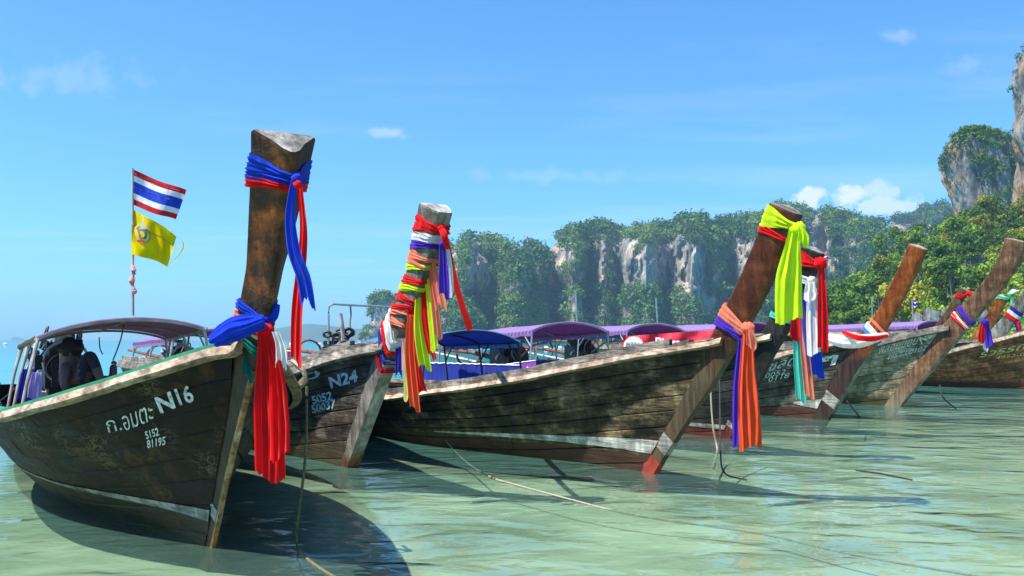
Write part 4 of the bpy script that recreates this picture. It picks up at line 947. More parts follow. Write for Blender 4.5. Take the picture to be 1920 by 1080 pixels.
# three more boats whose prows show behind the last ones
b8 = Boat((1691, 737), Y0, [(1691, 737), (1730, 680), (1768, 620), (1788, 592), (1803, 568), (1816, 547)], [(-.5, .2), (0, .2), (1.2, .25), (1.8, .22), (2.8, .2)], [(-.5, .05), (1.2, .08), (1.8, .09), (2.8, .10)],
          W['h4'], W['p6'], None, None, B=1.1, sheer_px=[(1775, 606), (1720, 622)], label='longtail boat mostly hidden, its brown prow tip tied with a red ribbon', front=.04)
b9 = Boat((1832, 705), Y0, [(1832, 705), (1867, 655), (1902, 608), (1927, 575), (1947, 545), (1962, 520)], [(-.5, .4), (0, .5), (1.5, .6), (2.3, .45), (3.4, .42)], [(-.5, .06), (1.5, .12), (2.3, .17), (3.4, .22)],
          W['h4'], W['p2'], None, None, B=1.3, sheer_px=[(1890, 618), (1822, 634)], label='longtail boat with grey prow and striped ribbons behind the brown boat', front=.04, L=10)
b10 = Boat((1806, 697), Y0, [(1806, 697), (1840, 650), (1868, 602), (1880, 580), (1890, 560)], [(-.5, .4), (0, .5), (1.5, .6), (2.3, .45), (3.4, .42)], [(-.5, .06), (1.5, .12), (2.3, .2), (3.4, .24)],
           W['h7'], W['p5'], None, None, B=1.3, sheer_px=[(1860, 612), (1800, 626)], label='farthest longtail boat showing only its short orange prow', front=.04, L=10)
for b in (b8, b9, b10):
    b.build_stem(W['top']); b.build_hull(); b.rails(W['cap'], W['cap'])

# ------------------------------------------------------------------ scarves
def blob(c, r, seed=0, squash=(1, .7, .9)):
    rows = []
    for j in range(9):
        th = PI * j / 8; row = []
        for k in range(12):
            a = 2 * PI * k / 12; u = Vector((math.sin(th) * math.cos(a), math.sin(th) * math.sin(a), math.cos(th)))
            q = 1 + .45 * mnoise.noise(u * 2.6 + Vector((seed, 0, 0))) + .12 * math.sin(a * 5 + th * 3 + seed)
            row.append(c + Vector((u.x * squash[0], u.y * squash[1], u.z * squash[2])) * r * q)
        rows.append(row)
    m = MB(); m.grid(rows, True); return m
class Scarf:
    n = 0
    def __init__(s, b, label, at, col, group='scarves tied to the boat prows', d=None):
        Scarf.n += 1; s.i = Scarf.n; s.b = b; s.c = col
        X, dd = b.onplane(at[0]); s.d = d if d else dd - .05
        s.k = P(at[0], at[1], s.d); s.root = empty('scarf', s.k); tag(s.root, label, 'scarf', group); s.rg = random.Random(s.i * 7 + 1)
    def add(s, mb, name, col=None):
        mb.v = [tuple(Vector(p) - s.k) for p in mb.v]; return mb.build(name, CL[col or s.c], s.root, angle=1.3)
    def wrap(s, yb, yf, hb, hf, col=None, grow=.012, name='wrap'):
        """yb,yf: picture height of the band's middle at the back and at the front ridge; hb,hf: its width there, in pixels"""
        b = s.b; best = min(b.rg, key=lambda r: abs(b.px_of(r)[1] - yf)); z = best.z
        sec, t = b.section(z, 0); d = b.o.y + best.x * b.f.y; m = d / F
        i = min(range(len(b.rg)), key=lambda k: abs(b.rg[k].z - z)); kv = b.bk[i] - b.rg[i]; kn = kv.normalized()
        hw = interp(b.halftab, z); out = b.outline(Vector((best.x, 0, z)), kv, hw, b.front, grow)
        loop = []
        for p, q in zip(out, out[1:] + out[:1]):
            for f in range(5): loop.append(p.lerp(q, f / 5))
        cen = sum(loop, Vector()) / len(loop); L = kv.length; rows = []; nr = 13
        ph = s.rg.uniform(0, 6)
        for r in range(nr):
            v = r / (nr - 1) - .5; row = []
            for p in loop:
                a = max(0, min(1, (p - Vector((best.x, 0, z))).dot(kn) / L)); h = lerp(hf, hb, sm(a)) * m
                up = lerp(0, (yf - yb) * m - kv.z, a) / max(t.z, .5) + v * h
                dirn = (p - cen); dirn -= t * dirn.dot(t); dirn.normalize()
                fold = .004 * math.sin(v * 19 + a * 4 + ph + p.y * 9) + .003 * math.sin(v * 37 - a * 5 + ph * 2) + .012 * mnoise.noise(Vector((p.x * 5 + p.y * 6, v * 5, ph))) - (.008 if r in (0, nr - 1) else 0) * .5
                row.append(b.world(p + t * up + dirn * (fold + .002 * s.i % .006)))
            rows.append(row)
        mb = MB(); mb.grid(rows, True); return s.add(mb, name, col)
    def knot(s, r=9, col=None, at=None):
        c = P(at[0], at[1], s.d) if at else s.k
        return s.add(blob(c, r / F * s.d, s.i), 'knot', col)
    def tail(s, path, w0, w1, col=None, folds=3, yaw=None, dd=0.0, amp=.13, name='tail', sway=.02):
        d = s.d + dd; pts = catmull([P(x, y, d) for x, y in path], 8); n = len(pts)
        yaw = s.rg.uniform(-.35, .35) if yaw is None else yaw
        ax = Vector((math.cos(yaw), math.sin(yaw), 0)); nm = Vector((math.sin(yaw), -math.cos(yaw), 0)); ph = s.rg.uniform(0, 6); rows = []
        cols = 12 * folds + 6
        for i, p in enumerate(pts):
            t = i / (n - 1); w = lerp(w0, w1, sm(t * 1.4)) / F * d; A = amp * w * (1 - .45 * t)
            row = []
            for k in range(cols + 1):
                v = k / cols
                vq = v + .10 * mnoise.noise(Vector((v * 3 + s.i * 7, t * 1.3, s.i))); y = A * math.sin(2 * PI * folds * vq + ph + 1.1 * t) * (.75 + .7 * mnoise.noise(Vector((v * 4, t * 2.2, s.i * 3)))) + .5 * A * mnoise.noise(Vector((v * 6, t * 5, s.i * 5))) + .4 * A * math.sin(2 * PI * (folds * 2.3) * vq + ph * 2 - 1.5 * t) + sway * math.sin(3 * t + ph) * t
                x = w * (v - .5) + .05 * w * math.sin(2 * PI * folds * v + ph + 2)
                row.append(p + ax * x + nm * y + Vector((0, 0, (.035 * math.sin(5 * v + ph) + .02 * mnoise.noise(Vector((v * 14, s.i, 2)))) * t ** 6)))
            rows.append(row)
        mb = MB(); mb.grid(rows); return s.add(mb, name, col)
    def bundle(s, path, radii, col=None, name='drape', flat=.8, ridges=6, dd=0.0):
        d0 = s.d + dd
        pts = catmull([P(p[0], p[1], p[2] if len(p) > 2 else d0) for p in path], 6); n = len(pts); rows = []; ph = s.rg.uniform(0, 6)
        for i, p in enumerate(pts):
            t = (pts[min(i + 1, n - 1)] - pts[max(i - 1, 0)]).normalized(); a = t.cross(Vector((0, 1, 0))).normalized(); c = t.cross(a)
            q = i / (n - 1) * (len(radii) - 1); r = lerp(radii[int(q)], radii[min(int(q) + 1, len(radii) - 1)], q - int(q)) / F * p.y
            rows.append([p + (a * math.cos(x) + c * math.sin(x) * flat) * r * (1 + .13 * math.sin(ridges * x + ph + i * .12)) for x in [2 * PI * k / 36 for k in range(36)]])
        mb = MB(); b0 = mb.grid(rows, True); mb.cap([b0 + k for k in range(36)]); mb.cap([b0 + (n - 1) * 36 + k for k in range(36)][::-1]); return s.add(mb, name, col)
# boat 1
s = Scarf(b1, 'blue scarf knotted round the top of the tall brown prow', (556, 334), 'blue')
s.wrap(300, 331, 34, 14); s.knot(9); s.tail([(552, 338), (543, 400), (550, 470), (568, 520), (577, 572)], 14, 27, folds=2, yaw=.2)
s.wrap(318, 336, 16, 10, grow=.02)
s = Scarf(b1, 'red scarf beneath the blue one on the tall brown prow', (558, 346), 'red')
s.wrap(329, 347, 26, 13, grow=.018); s.knot(8); s.tail([(562, 352), (569, 430), (566, 500), (558, 590), (555, 680)], 12, 24, folds=2, yaw=-.3, dd=.06)
s = Scarf(b1, 'bulky blue cloth bound round the prow neck above the green gunwale', (492, 604), 'blue')
s.wrap(572, 604, 22, 16, grow=.02); s.bundle([(496, 602), (470, 603), (440, 609), (416, 622), (396, 636)], [11, 14, 15, 13, 7], ridges=9, dd=-.02); s.bundle([(496, 606), (468, 614), (440, 624), (418, 636), (402, 646)], [9, 13, 15, 11, 5], ridges=8, dd=-.1); s.bundle([(494, 600), (462, 612), (436, 618), (410, 632), (392, 641)], [7, 10, 12, 9, 4], ridges=7, dd=-.16)
s.bundle([(497, 600), (512, 592), (520, 570)], [10, 9, 5], ridges=4)
s = Scarf(b1, 'coral band between the blue and white cloths on the prow neck', (497, 612), 'coral'); s.wrap(588, 618, 18, 14, grow=.022)
s = Scarf(b1, 'white cloth band tied low on the dark prow neck', (520, 640), 'white'); s.wrap(602, 632, 16, 22, grow=.014); s.tail([(516, 622), (524, 645), (526, 668), (525, 684)], 14, 20, folds=2, dd=.08); s.tail([(522, 624), (530, 645), (532, 676)], 8, 13, folds=2, dd=.14)
s = Scarf(b1, 'dark teal cloth wrapped under the blue bundle at the gunwale', (470, 660), 'teal')
s.wrap(622, 655, 26, 26, grow=.012); s.tail([(466, 655), (463, 685), (465, 710)], 10, 18, folds=2, dd=-.02); s.bundle([(440, 600), (438, 625), (450, 645)], [9, 14, 9], ridges=4, dd=.15)
s = Scarf(b1, 'long red scarf hanging in heavy folds down the stem of boat N 16', (498, 622), 'red', d=None)
s.wrap(600, 622, 10, 20, grow=.03); s.knot(17); s.tail([(499, 628), (503, 700), (506, 780), (507, 897)], 30, 56, folds=4, yaw=.05, dd=-.03, amp=.16, name='tail')
s.tail([(503, 628), (517, 700), (523, 790), (526, 856)], 22, 38, folds=3, yaw=-.1, dd=-.09, amp=.16)
# boat 2
G2 = 'scarves wrapped down the second prow'
s = Scarf(b2, 'topmost red scarf whose long taut tail runs to the blue awning', (828, 428), 'red', G2); s.wrap(410, 426, 36, 16); s.knot(8); s.bundle([(829, 430), (838, 460), (858, 545, s.d + 1.4), (880, 614, s.d + 4.2)], [6, 6, 5.5, 7], name='tail', ridges=4)
s.tail([(830, 424), (833, 436), (836, 444)], 8, 20, folds=1)
s = Scarf(b2, 'white band below the topmost red scarf', (824, 446), 'white', G2); s.wrap(429, 446, 27, 18); s.tail([(838, 450), (843, 500), (845, 552)], 6, 13, folds=1)
s = Scarf(b2, 'purple scarf with straight tail below the white band', (828, 458), 'purple', G2); s.wrap(450, 459, 22, 12); s.knot(6); s.tail([(829, 462), (831, 510), (832, 556)], 12, 20, folds=2)
s = Scarf(b2, 'coral scarf in the upper middle of the wrapped prow', (806, 482), 'coral', G2); s.wrap(468, 484, 28, 10); s.knot(7); s.tail([(808, 488), (818, 530), (828, 580)], 12, 24, folds=2); s.tail([(806, 490), (815, 560), (823, 632)], 9, 16, folds=2, dd=.05)
s = Scarf(b2, 'thin coral strip crossing under the upper coral scarf', (802, 500), 'coral', G2); s.wrap(482, 502, 12, 6, grow=.02)
s = Scarf(b2, 'upper lime scarf on the wrapped prow', (797, 508), 'lime', G2); s.wrap(496, 508, 27, 10); s.knot(6); s.tail([(799, 512), (808, 580), (815, 655)], 8, 14, folds=1)
s = Scarf(b2, 'red scarf sandwiched between the two lime ones', (794, 528), 'red', G2); s.wrap(518, 527, 22, 10); s.tail([(794, 530), (798, 600), (810, 670)], 8, 15, folds=2, dd=.04)
s = Scarf(b2, 'lower lime scarf with broad shiny tail', (786, 547), 'lime', G2); s.wrap(538, 547, 26, 10); s.knot(7); s.tail([(784, 550), (786, 620), (796, 690)], 13, 24, folds=2)
s = Scarf(b2, 'red band crossing beneath the lower lime scarf', (782, 566), 'red', G2); s.wrap(553, 567, 20, 8)
s = Scarf(b2, 'pink coral scarf wrapped twice low on the prow', (772, 590), 'coral', G2); s.wrap(572, 584, 24, 8, 'coral'); s.wrap(592, 606, 24, 8, 'coral')
s = Scarf(b2, 'big orange red scarf hanging longest from the wrapped prow', (777, 575), 'red', G2); s.knot(9); s.tail([(776, 580), (772, 650), (780, 720), (787, 738)], 18, 34, 'red', folds=3, dd=-.04, amp=.15); s.tail([(770, 590), (768, 660), (778, 768)], 12, 20, 'orange', folds=2, dd=-.08)
s.wrap(574, 580, 12, 12, 'red', .024)
s = Scarf(b2, 'large white cloth wrapped round the base of the prow', (745, 640), 'white', G2); s.wrap(600, 648, 52, 26, grow=.03); s.bundle([(742, 600), (738, 622), (745, 640), (765, 640)], [8, 16, 16, 8], ridges=5)
s = Scarf(b2, 'blue and red striped flag cloth round the foot of the wrapped prow', (740, 655), 'white', G2); s.wrap(618, 672, 14, 14, 'navy', .042, 'stripe'); s.wrap(630, 682, 10, 10, 'white', .036, 'stripe'); s.wrap(640, 690, 10, 10, 'crimson', .034, 'stripe'); s.wrap(608, 660, 8, 10, 'red', .044, 'stripe')
s = Scarf(b2, 'pale pink strip among the hanging tails', (758, 640), 'pink', G2); s.tail([(757, 636), (760, 660), (762, 690)], 10, 16, folds=2, dd=-.06)
s = Scarf(b2, 'faded yellow scarf torn into narrow strips', (767, 640), 'paleyellow', G2); s.tail([(764, 640), (763, 700), (763, 748)], 10, 12, folds=1, dd=-.05); s.tail([(772, 636), (775, 690), (777, 754)], 8, 11, folds=1, dd=-.03)
s = Scarf(b2, 'dark blue strip hanging in front of the grey stem', (748, 650), 'navy', G2); s.tail([(746, 648), (747, 670), (749, 704)], 12, 14, folds=2, dd=-.02)
# boat 3
s = Scarf(b3, 'bright lime scarf knotted at the top of the reddish leaning prow', (1497, 428), 'lime'); s.wrap(395, 420, 44, 16, grow=.016); s.knot(13); s.tail([(1492, 430), (1486, 480), (1482, 530), (1481, 602)], 26, 54, folds=2, yaw=.1, amp=.11); s.tail([(1500, 424), (1505, 440), (1505, 458)], 8, 22, folds=2, dd=-.08)
s = Scarf(b3, 'red band just under the lime scarf', (1470, 438), 'red'); s.wrap(420, 450, 18, 8, grow=.014)
s = Scarf(b3, 'coral scarf on the neck of the leaning prow with long orange tail', (1402, 616), 'coral'); s.wrap(577, 614, 28, 20, grow=.03); s.knot(13); s.tail([(1403, 622), (1402, 700), (1405, 780), (1406, 840)], 22, 44, 'orange', folds=3, amp=.15, yaw=.1); s.tail([(1406, 618), (1409, 635), (1410, 652)], 12, 20, folds=2, dd=-.1)
s = Scarf(b3, 'purple scarf behind the coral one on the leaning prow', (1390, 628), 'purple'); s.wrap(598, 628, 24, 16, grow=.024); s.tail([(1391, 634), (1386, 720), (1386, 834)], 14, 26, folds=3, yaw=-.2, dd=-.02)
# boat 4
s = Scarf(b4, 'red scarf at the top of the black prow', (1539, 493), 'red'); s.wrap(481, 496, 34, 16, grow=.02); s.knot(12); s.tail([(1539, 498), (1541, 570), (1543, 656)], 12, 22, folds=2, yaw=.1)
s = Scarf(b4, 'white scarf hanging beside the red tail on the black prow', (1522, 525), 'white'); s.wrap(512, 526, 20, 14); s.knot(8); s.tail([(1522, 528), (1524, 590), (1527, 664)], 15, 24, folds=2, dd=-.03); s.tail([(1520, 528), (1521, 545), (1521, 562)], 16, 24, folds=2, dd=-.09)
s = Scarf(b4, 'royal blue scarf below the white one', (1508, 553), 'navy'); s.wrap(548, 554, 16, 10); s.tail([(1508, 555), (1516, 620), (1530, 706)], 18, 30, folds=2, dd=-.02, col='blue')
s = Scarf(b4, 'narrow coral scarf left of the blue one', (1503, 580), 'coral'); s.tail([(1502, 572), (1508, 650), (1518, 745)], 10, 18, folds=2, dd=-.07)
s.root['label'] = 'narrow coral scarf between the blue and the turquoise ones'
s = Scarf(b4, 'short red cloth above the turquoise tail', (1490, 590), 'red'); s.tail([(1491, 582), (1492, 610), (1492, 636)], 18, 23, folds=1, dd=-.12)
s = Scarf(b4, 'turquoise scarf circling the black prow low down', (1490, 630), 'turquoise'); s.wrap(588, 604, 12, 10); s.tail([(1492, 600), (1496, 670), (1502, 752)], 14, 19, folds=2, dd=-.08)
# boat 5
s = Scarf(b5, 'white and blue ribbon looped round the orange prow neck', (1655, 622), 'white'); s.wrap(606, 632, 12, 10, 'white', .02); s.wrap(614, 640, 9, 8, 'skyblue', .018); s.wrap(600, 624, 6, 6, 'coral', .02)
d5 = s.d
s = Scarf(b5, 'white sheet sagging along the rail of the charcoal boat', (1610, 640), 'white', d=d5 - .35); s.bundle([(1552, 634, d5 + .1), (1580, 640, d5 - .2), (1610, 640, d5 - .25), (1640, 634, d5 - .2), (1664, 628, d5 - .1)], [7, 11, 12, 8, 4], ridges=7)
s = Scarf(b5, 'red sash along the top of the sagging white sheet', (1620, 630), 'red', d=d5 - .5); s.bundle([(1580, 622, d5 - .2), (1605, 632, d5 - .45), (1635, 635, d5 - .4), (1664, 630, d5 - .15)], [3, 5, 6, 3], ridges=4)
# boat 6, 8, 9
s = Scarf(b6, 'purple white and red ribbons tied round the curved brown prow', (1847, 604), 'purple'); s.wrap(576, 606, 10, 9, 'purple', .03); s.wrap(584, 612, 8, 7, 'white', .026); s.wrap(592, 618, 8, 7, 'red', .026)
s.knot(7, 'purple'); s.tail([(1850, 606), (1853, 626), (1856, 650)], 10, 15, 'purple', folds=2); s.tail([(1843, 606), (1841, 626), (1841, 642)], 8, 13, 'red', folds=2); s.tail([(1847, 612), (1849, 640), (1849, 656)], 7, 11, 'white', folds=1, dd=.03)
s = Scarf(b8, 'red ribbon trailing from the half hidden prow tip', (1814, 550), 'red'); s.bundle([(1812, 549), (1820, 552), (1828, 565), (1832, 578)], [3, 5, 5, 3], ridges=3); s.wrap(552, 556, 9, 8)
s = Scarf(b9, 'red white and blue ribbons round the grey prow', (1910, 600), 'white'); s.wrap(590, 604, 9, 8, 'red', .03); s.wrap(584, 598, 7, 7, 'white', .03); s.wrap(578, 592, 7, 7, 'navy', .03); s.tail([(1910, 602), (1911, 615), (1912, 628)], 7, 10, 'red', folds=1); s.tail([(1917, 600), (1922, 612), (1925, 624)], 5, 7, 'green', folds=1); s.tail([(1903, 606), (1907, 618), (1910, 626)], 5, 7, 'navy', folds=1)
s = Scarf(b10, 'pale green and white bow on the farthest orange prow', (1893, 552), 'green'); s.knot(4, 'green'); s.tail([(1893, 552), (1900, 546), (1906, 543)], 6, 16, 'white', folds=2); s.tail([(1892, 553), (1887, 553), (1880, 552)], 4, 12, 'green', folds=1); s.tail([(1894, 553), (1898, 562), (1897, 572)], 4, 9, 'green', folds=1); s.wrap(556, 560, 6, 6, 'green')

# ------------------------------------------------------------------ flags
def flag(label, TL, TR, BR, BL, d, bands, wave=.05, nx=24, ny=24, seed=0, d2=0.0):
    base = P(*BL, d); rows = []
    for j in range(ny + 1):
        v = j / ny; row = []
        for i in range(nx + 1):
            u = i / nx
            x = lerp(lerp(TL[0], TR[0], u), lerp(BL[0], BR[0], u), v); y = lerp(lerp(TL[1], TR[1], u), lerp(BL[1], BR[1], u), v)
            dd = d + d2 * u + wave * math.sin(u * 6 + v * 1.5 + seed) * u ** .5 + wave * .4 * math.sin(u * 11 - v * 5 + seed)
            row.append(P(x, y + 4 * math.sin(u * 5 + seed) * u, dd) - base)
        rows.append(row)
    mb = MB()
    for j in range(ny):
        k = 0; acc = 0
        for idx, (w, m) in enumerate(bands):
            acc += w
            if (j + .5) / ny <= acc: k = idx; break
        mb.grid([rows[j], rows[j + 1]], mi=k)
    o = mb.build('flag', [m for w, m in bands], angle=3); o.location = base
    bm = bmesh.new(); bm.from_mesh(o.data); bmesh.ops.remove_doubles(bm, verts=bm.verts, dist=1e-5); bm.to_mesh(o.data); bm.free()
    return tag(o, label, 'flag'), rows, base
dF = b1.world(Vector((-3.85, 0, 1.7))).y
pole_b = P(249, 592, dF); mb = MB(); mb.tube([P(249, 592, dF) - pole_b, P(249, 480, dF) - pole_b, P(248.5, 315, dF) - pole_b], [.016, .014, .011], 7)
pr = empty('flagpole', pole_b); tag(pr, 'thin flagpole standing on the awning of boat N 16', 'flagpole'); mb.build('pole', M['rustpipe'], pr)
mb = MB(); mb.tube(catmull([P(248, 497, dF - .02) - pole_b, P(251, 512, dF - .03) - pole_b, P(247, 528, dF - .02) - pole_b, P(252, 545, dF - .03) - pole_b, P(249, 549, dF) - pole_b], 4), [.012, .02, .022, .03, .025, .012, .02, .032, .034, .02, .012, .02, .028, .03, .026, .02, .01][:17], 8); mb.build('pink_rag', CL['pink'], pr)
TH = [(1 / 6, M['flagred']), (1 / 6, M['flagwhite']), (1 / 3, M['flagblue']), (1 / 6, M['flagwhite']), (1 / 6, M['flagred'])]
flag('red white and blue striped flag flying at the top of the pole', (251, 318), (350, 360), (330, 415), (250, 384), dF - .02, TH, .05)
yf, rows, base = flag('yellow flag with round emblem flying below the striped one', (247, 391), (331, 441), (314, 498), (246, 476), dF - .02, [(1, M['flagyellow'])], .07, seed=2)
def on_flag(u, v, off=.008):
    i, j = min(int(u * 24), 23), min(int(v * 24), 23); a, c_ = u * 24 - i, v * 24 - j
    return rows[j][i].lerp(rows[j][i + 1], a).lerp(rows[j + 1][i].lerp(rows[j + 1][i + 1], a), c_) + Vector((0, -off, 0))
def fdisc(u, v, r, m, name, off, n=20, start=0):
    mb = MB(); mb.v = [tuple(on_flag(u, v, off))] + [tuple(on_flag(u + math.cos(2 * PI * k / n) * r / .52, v + math.sin(2 * PI * k / n) * r / .48, off)) for k in range(n)]
    for k in range(n): mb.cap((0, 1 + k, 1 + (k + 1) % n))
    return mb.build(name, m, yf)
fdisc(.28, .45, .105, M['emblem_gold'], 'emblem_ring', .010); fdisc(.28, .45, .088, M['emblem_green'], 'emblem_disc', .015); fdisc(.28, .45, .035, M['emblem_gold'], 'emblem_centre', .020)
c = on_flag(.30, .24, .03); mb = MB(); mb.v = [tuple(c + Vector(q)) for q in ((-.05, 0, -.035), (.05, 0, -.035), (.012, 0, .02), (0, 0, .09), (-.012, 0, .02))]; mb.cap((0, 1, 2, 3, 4)); mb.build('emblem_spire', M['flagwhite'], yf)
c = on_flag(.28, .62, .03); mb = MB(); mb.box(tuple(c), (.09, .004, .022)); mb.build('emblem_scroll', M['emblem_red'], yf)
mb = MB(); pts = catmull([P(331, 441, dF) - base, P(342, 452, dF) - base, P(343, 466, dF) - base, P(332, 482, dF) - base, P(315, 497, dF) - base], 6)
mb.grid([[p + Vector((-w, 0, w)) for w in (-.012 * (1 - i / 26), .012 * (1 - i / 26))] for i, p in enumerate(pts)]); mb.build('torn_strip', M['flagyellow'], yf)
for (px, py0, py1, d, lab) in [(1712, 598, 560, 26, 'small striped flag on a thin pole behind the orange prow'), (1538, 600, 468, 24, 'tiny striped flag partly hidden by the red scarf')]:
    pb = P(px, py0, d); o = empty('flagpole', pb); tag(o, lab.replace('small striped flag on a thin', 'thin wooden').replace('tiny striped flag partly hidden by', 'thin metal pole behind'), 'flagpole'); mb = MB(); mb.tube([Vector((0, 0, 0)), P(px - 2, py1, d) - pb], .015, 6); mb.build('pole', M['pipe'], o)
flag('small striped flag flying behind the orange prow', (1710, 560), (1721, 566), (1720, 581), (1711, 576), 26, TH, .03, 10, 12)
flag('small yellow flag hanging under the little striped one', (1714, 577), (1720, 580), (1726, 586), (1722, 588), 26, [(1, M['flagyellow'])], .02, 8, 6)
flag('tiny striped flag partly hidden by the red scarf', (1540, 474), (1554, 481), (1553, 493), (1541, 487), 24, TH, .03, 10, 12)

# ------------------------------------------------------------------ ropes, banner, buoys, poles, person
def rope(label, pts, r, m, d=None, cat='rope', name='mooring_rope', parent=None):
    mb = MB(); mb.tube(catmull(pts, 8), r, 7); o = mb.build(name, m, parent, center=parent is None)
    if parent is None: tag(o, label, cat)
    return o
def W_(px, py, z=0.0):
    d = (CAMH - z) * F / (py - HY); return P(px, py, d)
q1 = b1.world(b1.hull(1, .75, 1.0)); kq = P(573, 700, q1.y - .1)
rope('weedy mooring rope dropping from the bow of boat N 16 into the water', [P(556, 684, q1.y), kq, P(575, 760, q1.y - .12), P(573, 850, q1.y - .16), P(562, 950, q1.y - .26), W_(556, 1012, .006), W_(570, 1042, .004), W_(620, 1078, .004), W_(680, 1105, 0)], .011, M['oldrope'])
mb = MB()
for k in range(4): mb.tube(catmull([P(548 + k * 2, 676 + 3 * k, q1.y + .1), P(562 + k * 2, 688 + 3 * k, q1.y - .08), P(572, 704 + 4 * k, q1.y - .08), P(562, 718 + 3 * k, q1.y + .02)], 5), .014, 6)
o = mb.build('rope_lashing', M['rope'], center=True); tag(o, 'pale rope lashing over the bow of boat N 16', 'rope'); o['kind'] = 'stuff'
r3 = b3.world(b3.hull(-1, 5.1, 1.0)); rd = r3.y - .1
rope('pale mooring rope sagging from the olive boat rail into shallow water', [P(795, 733, rd), P(800, 760, rd - .05), P(830, 818, rd - .8), P(870, 862, rd - 1.6), P(915, 892, 9.9), W_(960, 907, .012), W_(1075, 938, .01), W_(1200, 968, -.02), W_(1420, 1000, -.05), W_(1600, 1040, -.03), W_(1800, 1075, -.02), W_(1950, 1100, -.02)], .009, M['rope'])
rope('short rope end knotted below the olive boat rail', [P(800, 758, rd - .08), P(790, 775, rd - .12), P(773, 802, rd - .12)], [.012] * 16 + [.02], M['rope'])
dq = b4.o.y - .5
rope('tan rope hanging beside the black hull', [P(1338, 650, dq - .5), P(1333, 730, dq - .6), P(1337, 800, dq - .7), W_(1345, 845, -.02), W_(1338, 880, -.1)], .013, M['rope'])
rope('thin black rope hanging to the water before the black hull', [P(1349, 690, dq - 1.2), P(1350, 780, dq - 1.8), P(1351, 840, dq - 2.4), W_(1358, 886, 0), W_(1400, 900, -.05)], .010, M['blackrope'])
rope('black rope slanting into water off the charcoal bow', [P(1588, 752, 15.6), W_(1612, 782, 0)], .014, M['blackrope'])
rope('black rope curving into water off the grey green bow', [P(1762, 722, 19.6), P(1768, 745, 19.2), W_(1792, 766, 0)], .016, M['blackrope'])
rope('dark line floating on the water near the olive bow', [W_(1605, 882, .0), W_(1650, 888, .012), W_(1710, 900, 0)], .010, M['blackrope'])
rope('twin cord hanging below the awning of boat N 16', [P(840, 0, 1)] * 0 + [P(186, 632, dF + 1.6), P(187, 650, dF + 1.6), P(190, 660, dF + 1.6), P(193, 664, dF + 1.6)], .007, M['blackrope'])
rope('green cord tied below the awning of boat N 16', [P(233, 600, dF + .4), P(228, 630, dF + .6), P(220, 655, dF + .8), P(212, 675, dF + 1.0)], .008, M['greenpaint'])
rope('mooring line running off the stern of boat N 16', [P(40, 716, 11.5), P(20, 736, 11.3), P(-5, 756, 11.0)], .008, M['darkpipe'])
rope('pair of rope loops hanging under the purple awning', [P(880, 640, 17), P(881, 655, 17), P(886, 661, 17), P(891, 656, 17), P(889, 640, 17)], .008, M['rope'])
for (px, y0, y1, d, lab) in [(1082, 592, 545, 18, 'bare metal pole rising above the nearer purple awning'), (1233, 600, 558, 22, 'bare metal pole above the farther purple awning'), (1637, 596, 558, 27, 'pale pole standing behind the orange prow'), (950, 622, 606, 19, 'short wooden stake behind the blue awning')]:
    mb = MB(); mb.tube([P(px, y0 + 12, d), P(px - 3, y1, d)], .02, 7); tag(mb.build('pole', M['steel'] if px != 950 else M['rust'], center=True), lab, 'pole')
for i, px in enumerate([468, 488, 507, 526, 545, 600, 903, 930, 992, 1024, 1050, 1078, 10, 60, 120]):
    d = 150 if px > 700 else 260
    mb = blob(P(px, HY + CAMH * F / d - 1.2, d), .34 if d < 200 else .42, i, (1.2, 1.2, .9)); tag(mb.build('buoy', M['buoy'], center=True), 'small white float on the swimming area line far out', 'buoy', 'floats of the swimming line')
mb = MB(); mb.tube([Vector(((px - 960) / F * (150 if px > 700 else 260), 150 if px > 700 else 260, .06 + .02 * (k % 2))) for k, px in enumerate([850, 903, 930, 992, 1024, 1050, 1078, 1130])], .05, 5); tag(mb.build('float_line', M['white'], center=True), 'thin line joining the white floats', 'rope')
# red advertising banner hung on the far awning
bd = 19.7; bo = P(1168, 655, bd); root = empty('banner', bo); tag(root, 'red banner with white circle hung below the farther purple awning', 'banner')
rows = []
for i in range(31):
    u = i / 30; px = lerp(1168, 1345, u); top = lerp(631, 618, u); bot = lerp(668, 662, u); d = bd - u * 1.0
    rows.append([P(px, lerp(top, bot, k / 6), d + .04 * math.sin(u * 17 + k * .8) + .02 * math.sin(u * 40)) - bo for k in range(7)])
mb = MB(); mb.grid(rows); mb.build('cloth', M['banner'], root)
def bpt(px, py, off=.07): u = (px - 1168) / 177; return P(px, py, bd - u * 1.0 - off) - bo
mb = MB(); mb.v = [tuple(bpt(1188, 648, .085))] + [tuple(bpt(1188 + 18.5 * math.cos(2 * PI * k / 28), 648 + 17 * math.sin(2 * PI * k / 28), .085)) for k in range(28)]
for k in range(28): mb.cap((0, 1 + k, 1 + (k + 1) % 28))
mb.build('white_circle', M['white'], root)
def flat_text(body, px0, px1, py0, py1, m, off, name):
    cu = bpy.data.curves.new('lettering', 'FONT'); cu.body = body; cu.offset = .02; o = bpy.data.objects.new('lettering', cu); COL.objects.link(o)
    me = bpy.data.meshes.new_from_object(o.evaluated_get(bpy.context.evaluated_depsgraph_get())); bpy.data.objects.remove(o)
    xs = [v.co.x for v in me.vertices]; x0, x1 = min(xs), max(xs)
    for v in me.vertices: v.co = bpt(lerp(px0, px1, (v.co.x - x0) / (x1 - x0)), lerp(py0, py1, v.co.y / .72), off)
    me.materials.append(m); o = bpy.data.objects.new(name, me); COL.objects.link(o); o.parent = root
flat_text('PIZZA', 1174, 1201, 651, 642, M['print_black'], .10, 'circle_lettering'); flat_text('Pizza', 1229, 1277, 652, 632, M['white'], .09, 'banner_lettering'); flat_text('E', 1213, 1219, 652, 644, M['white'], .09, 'banner_lettering')

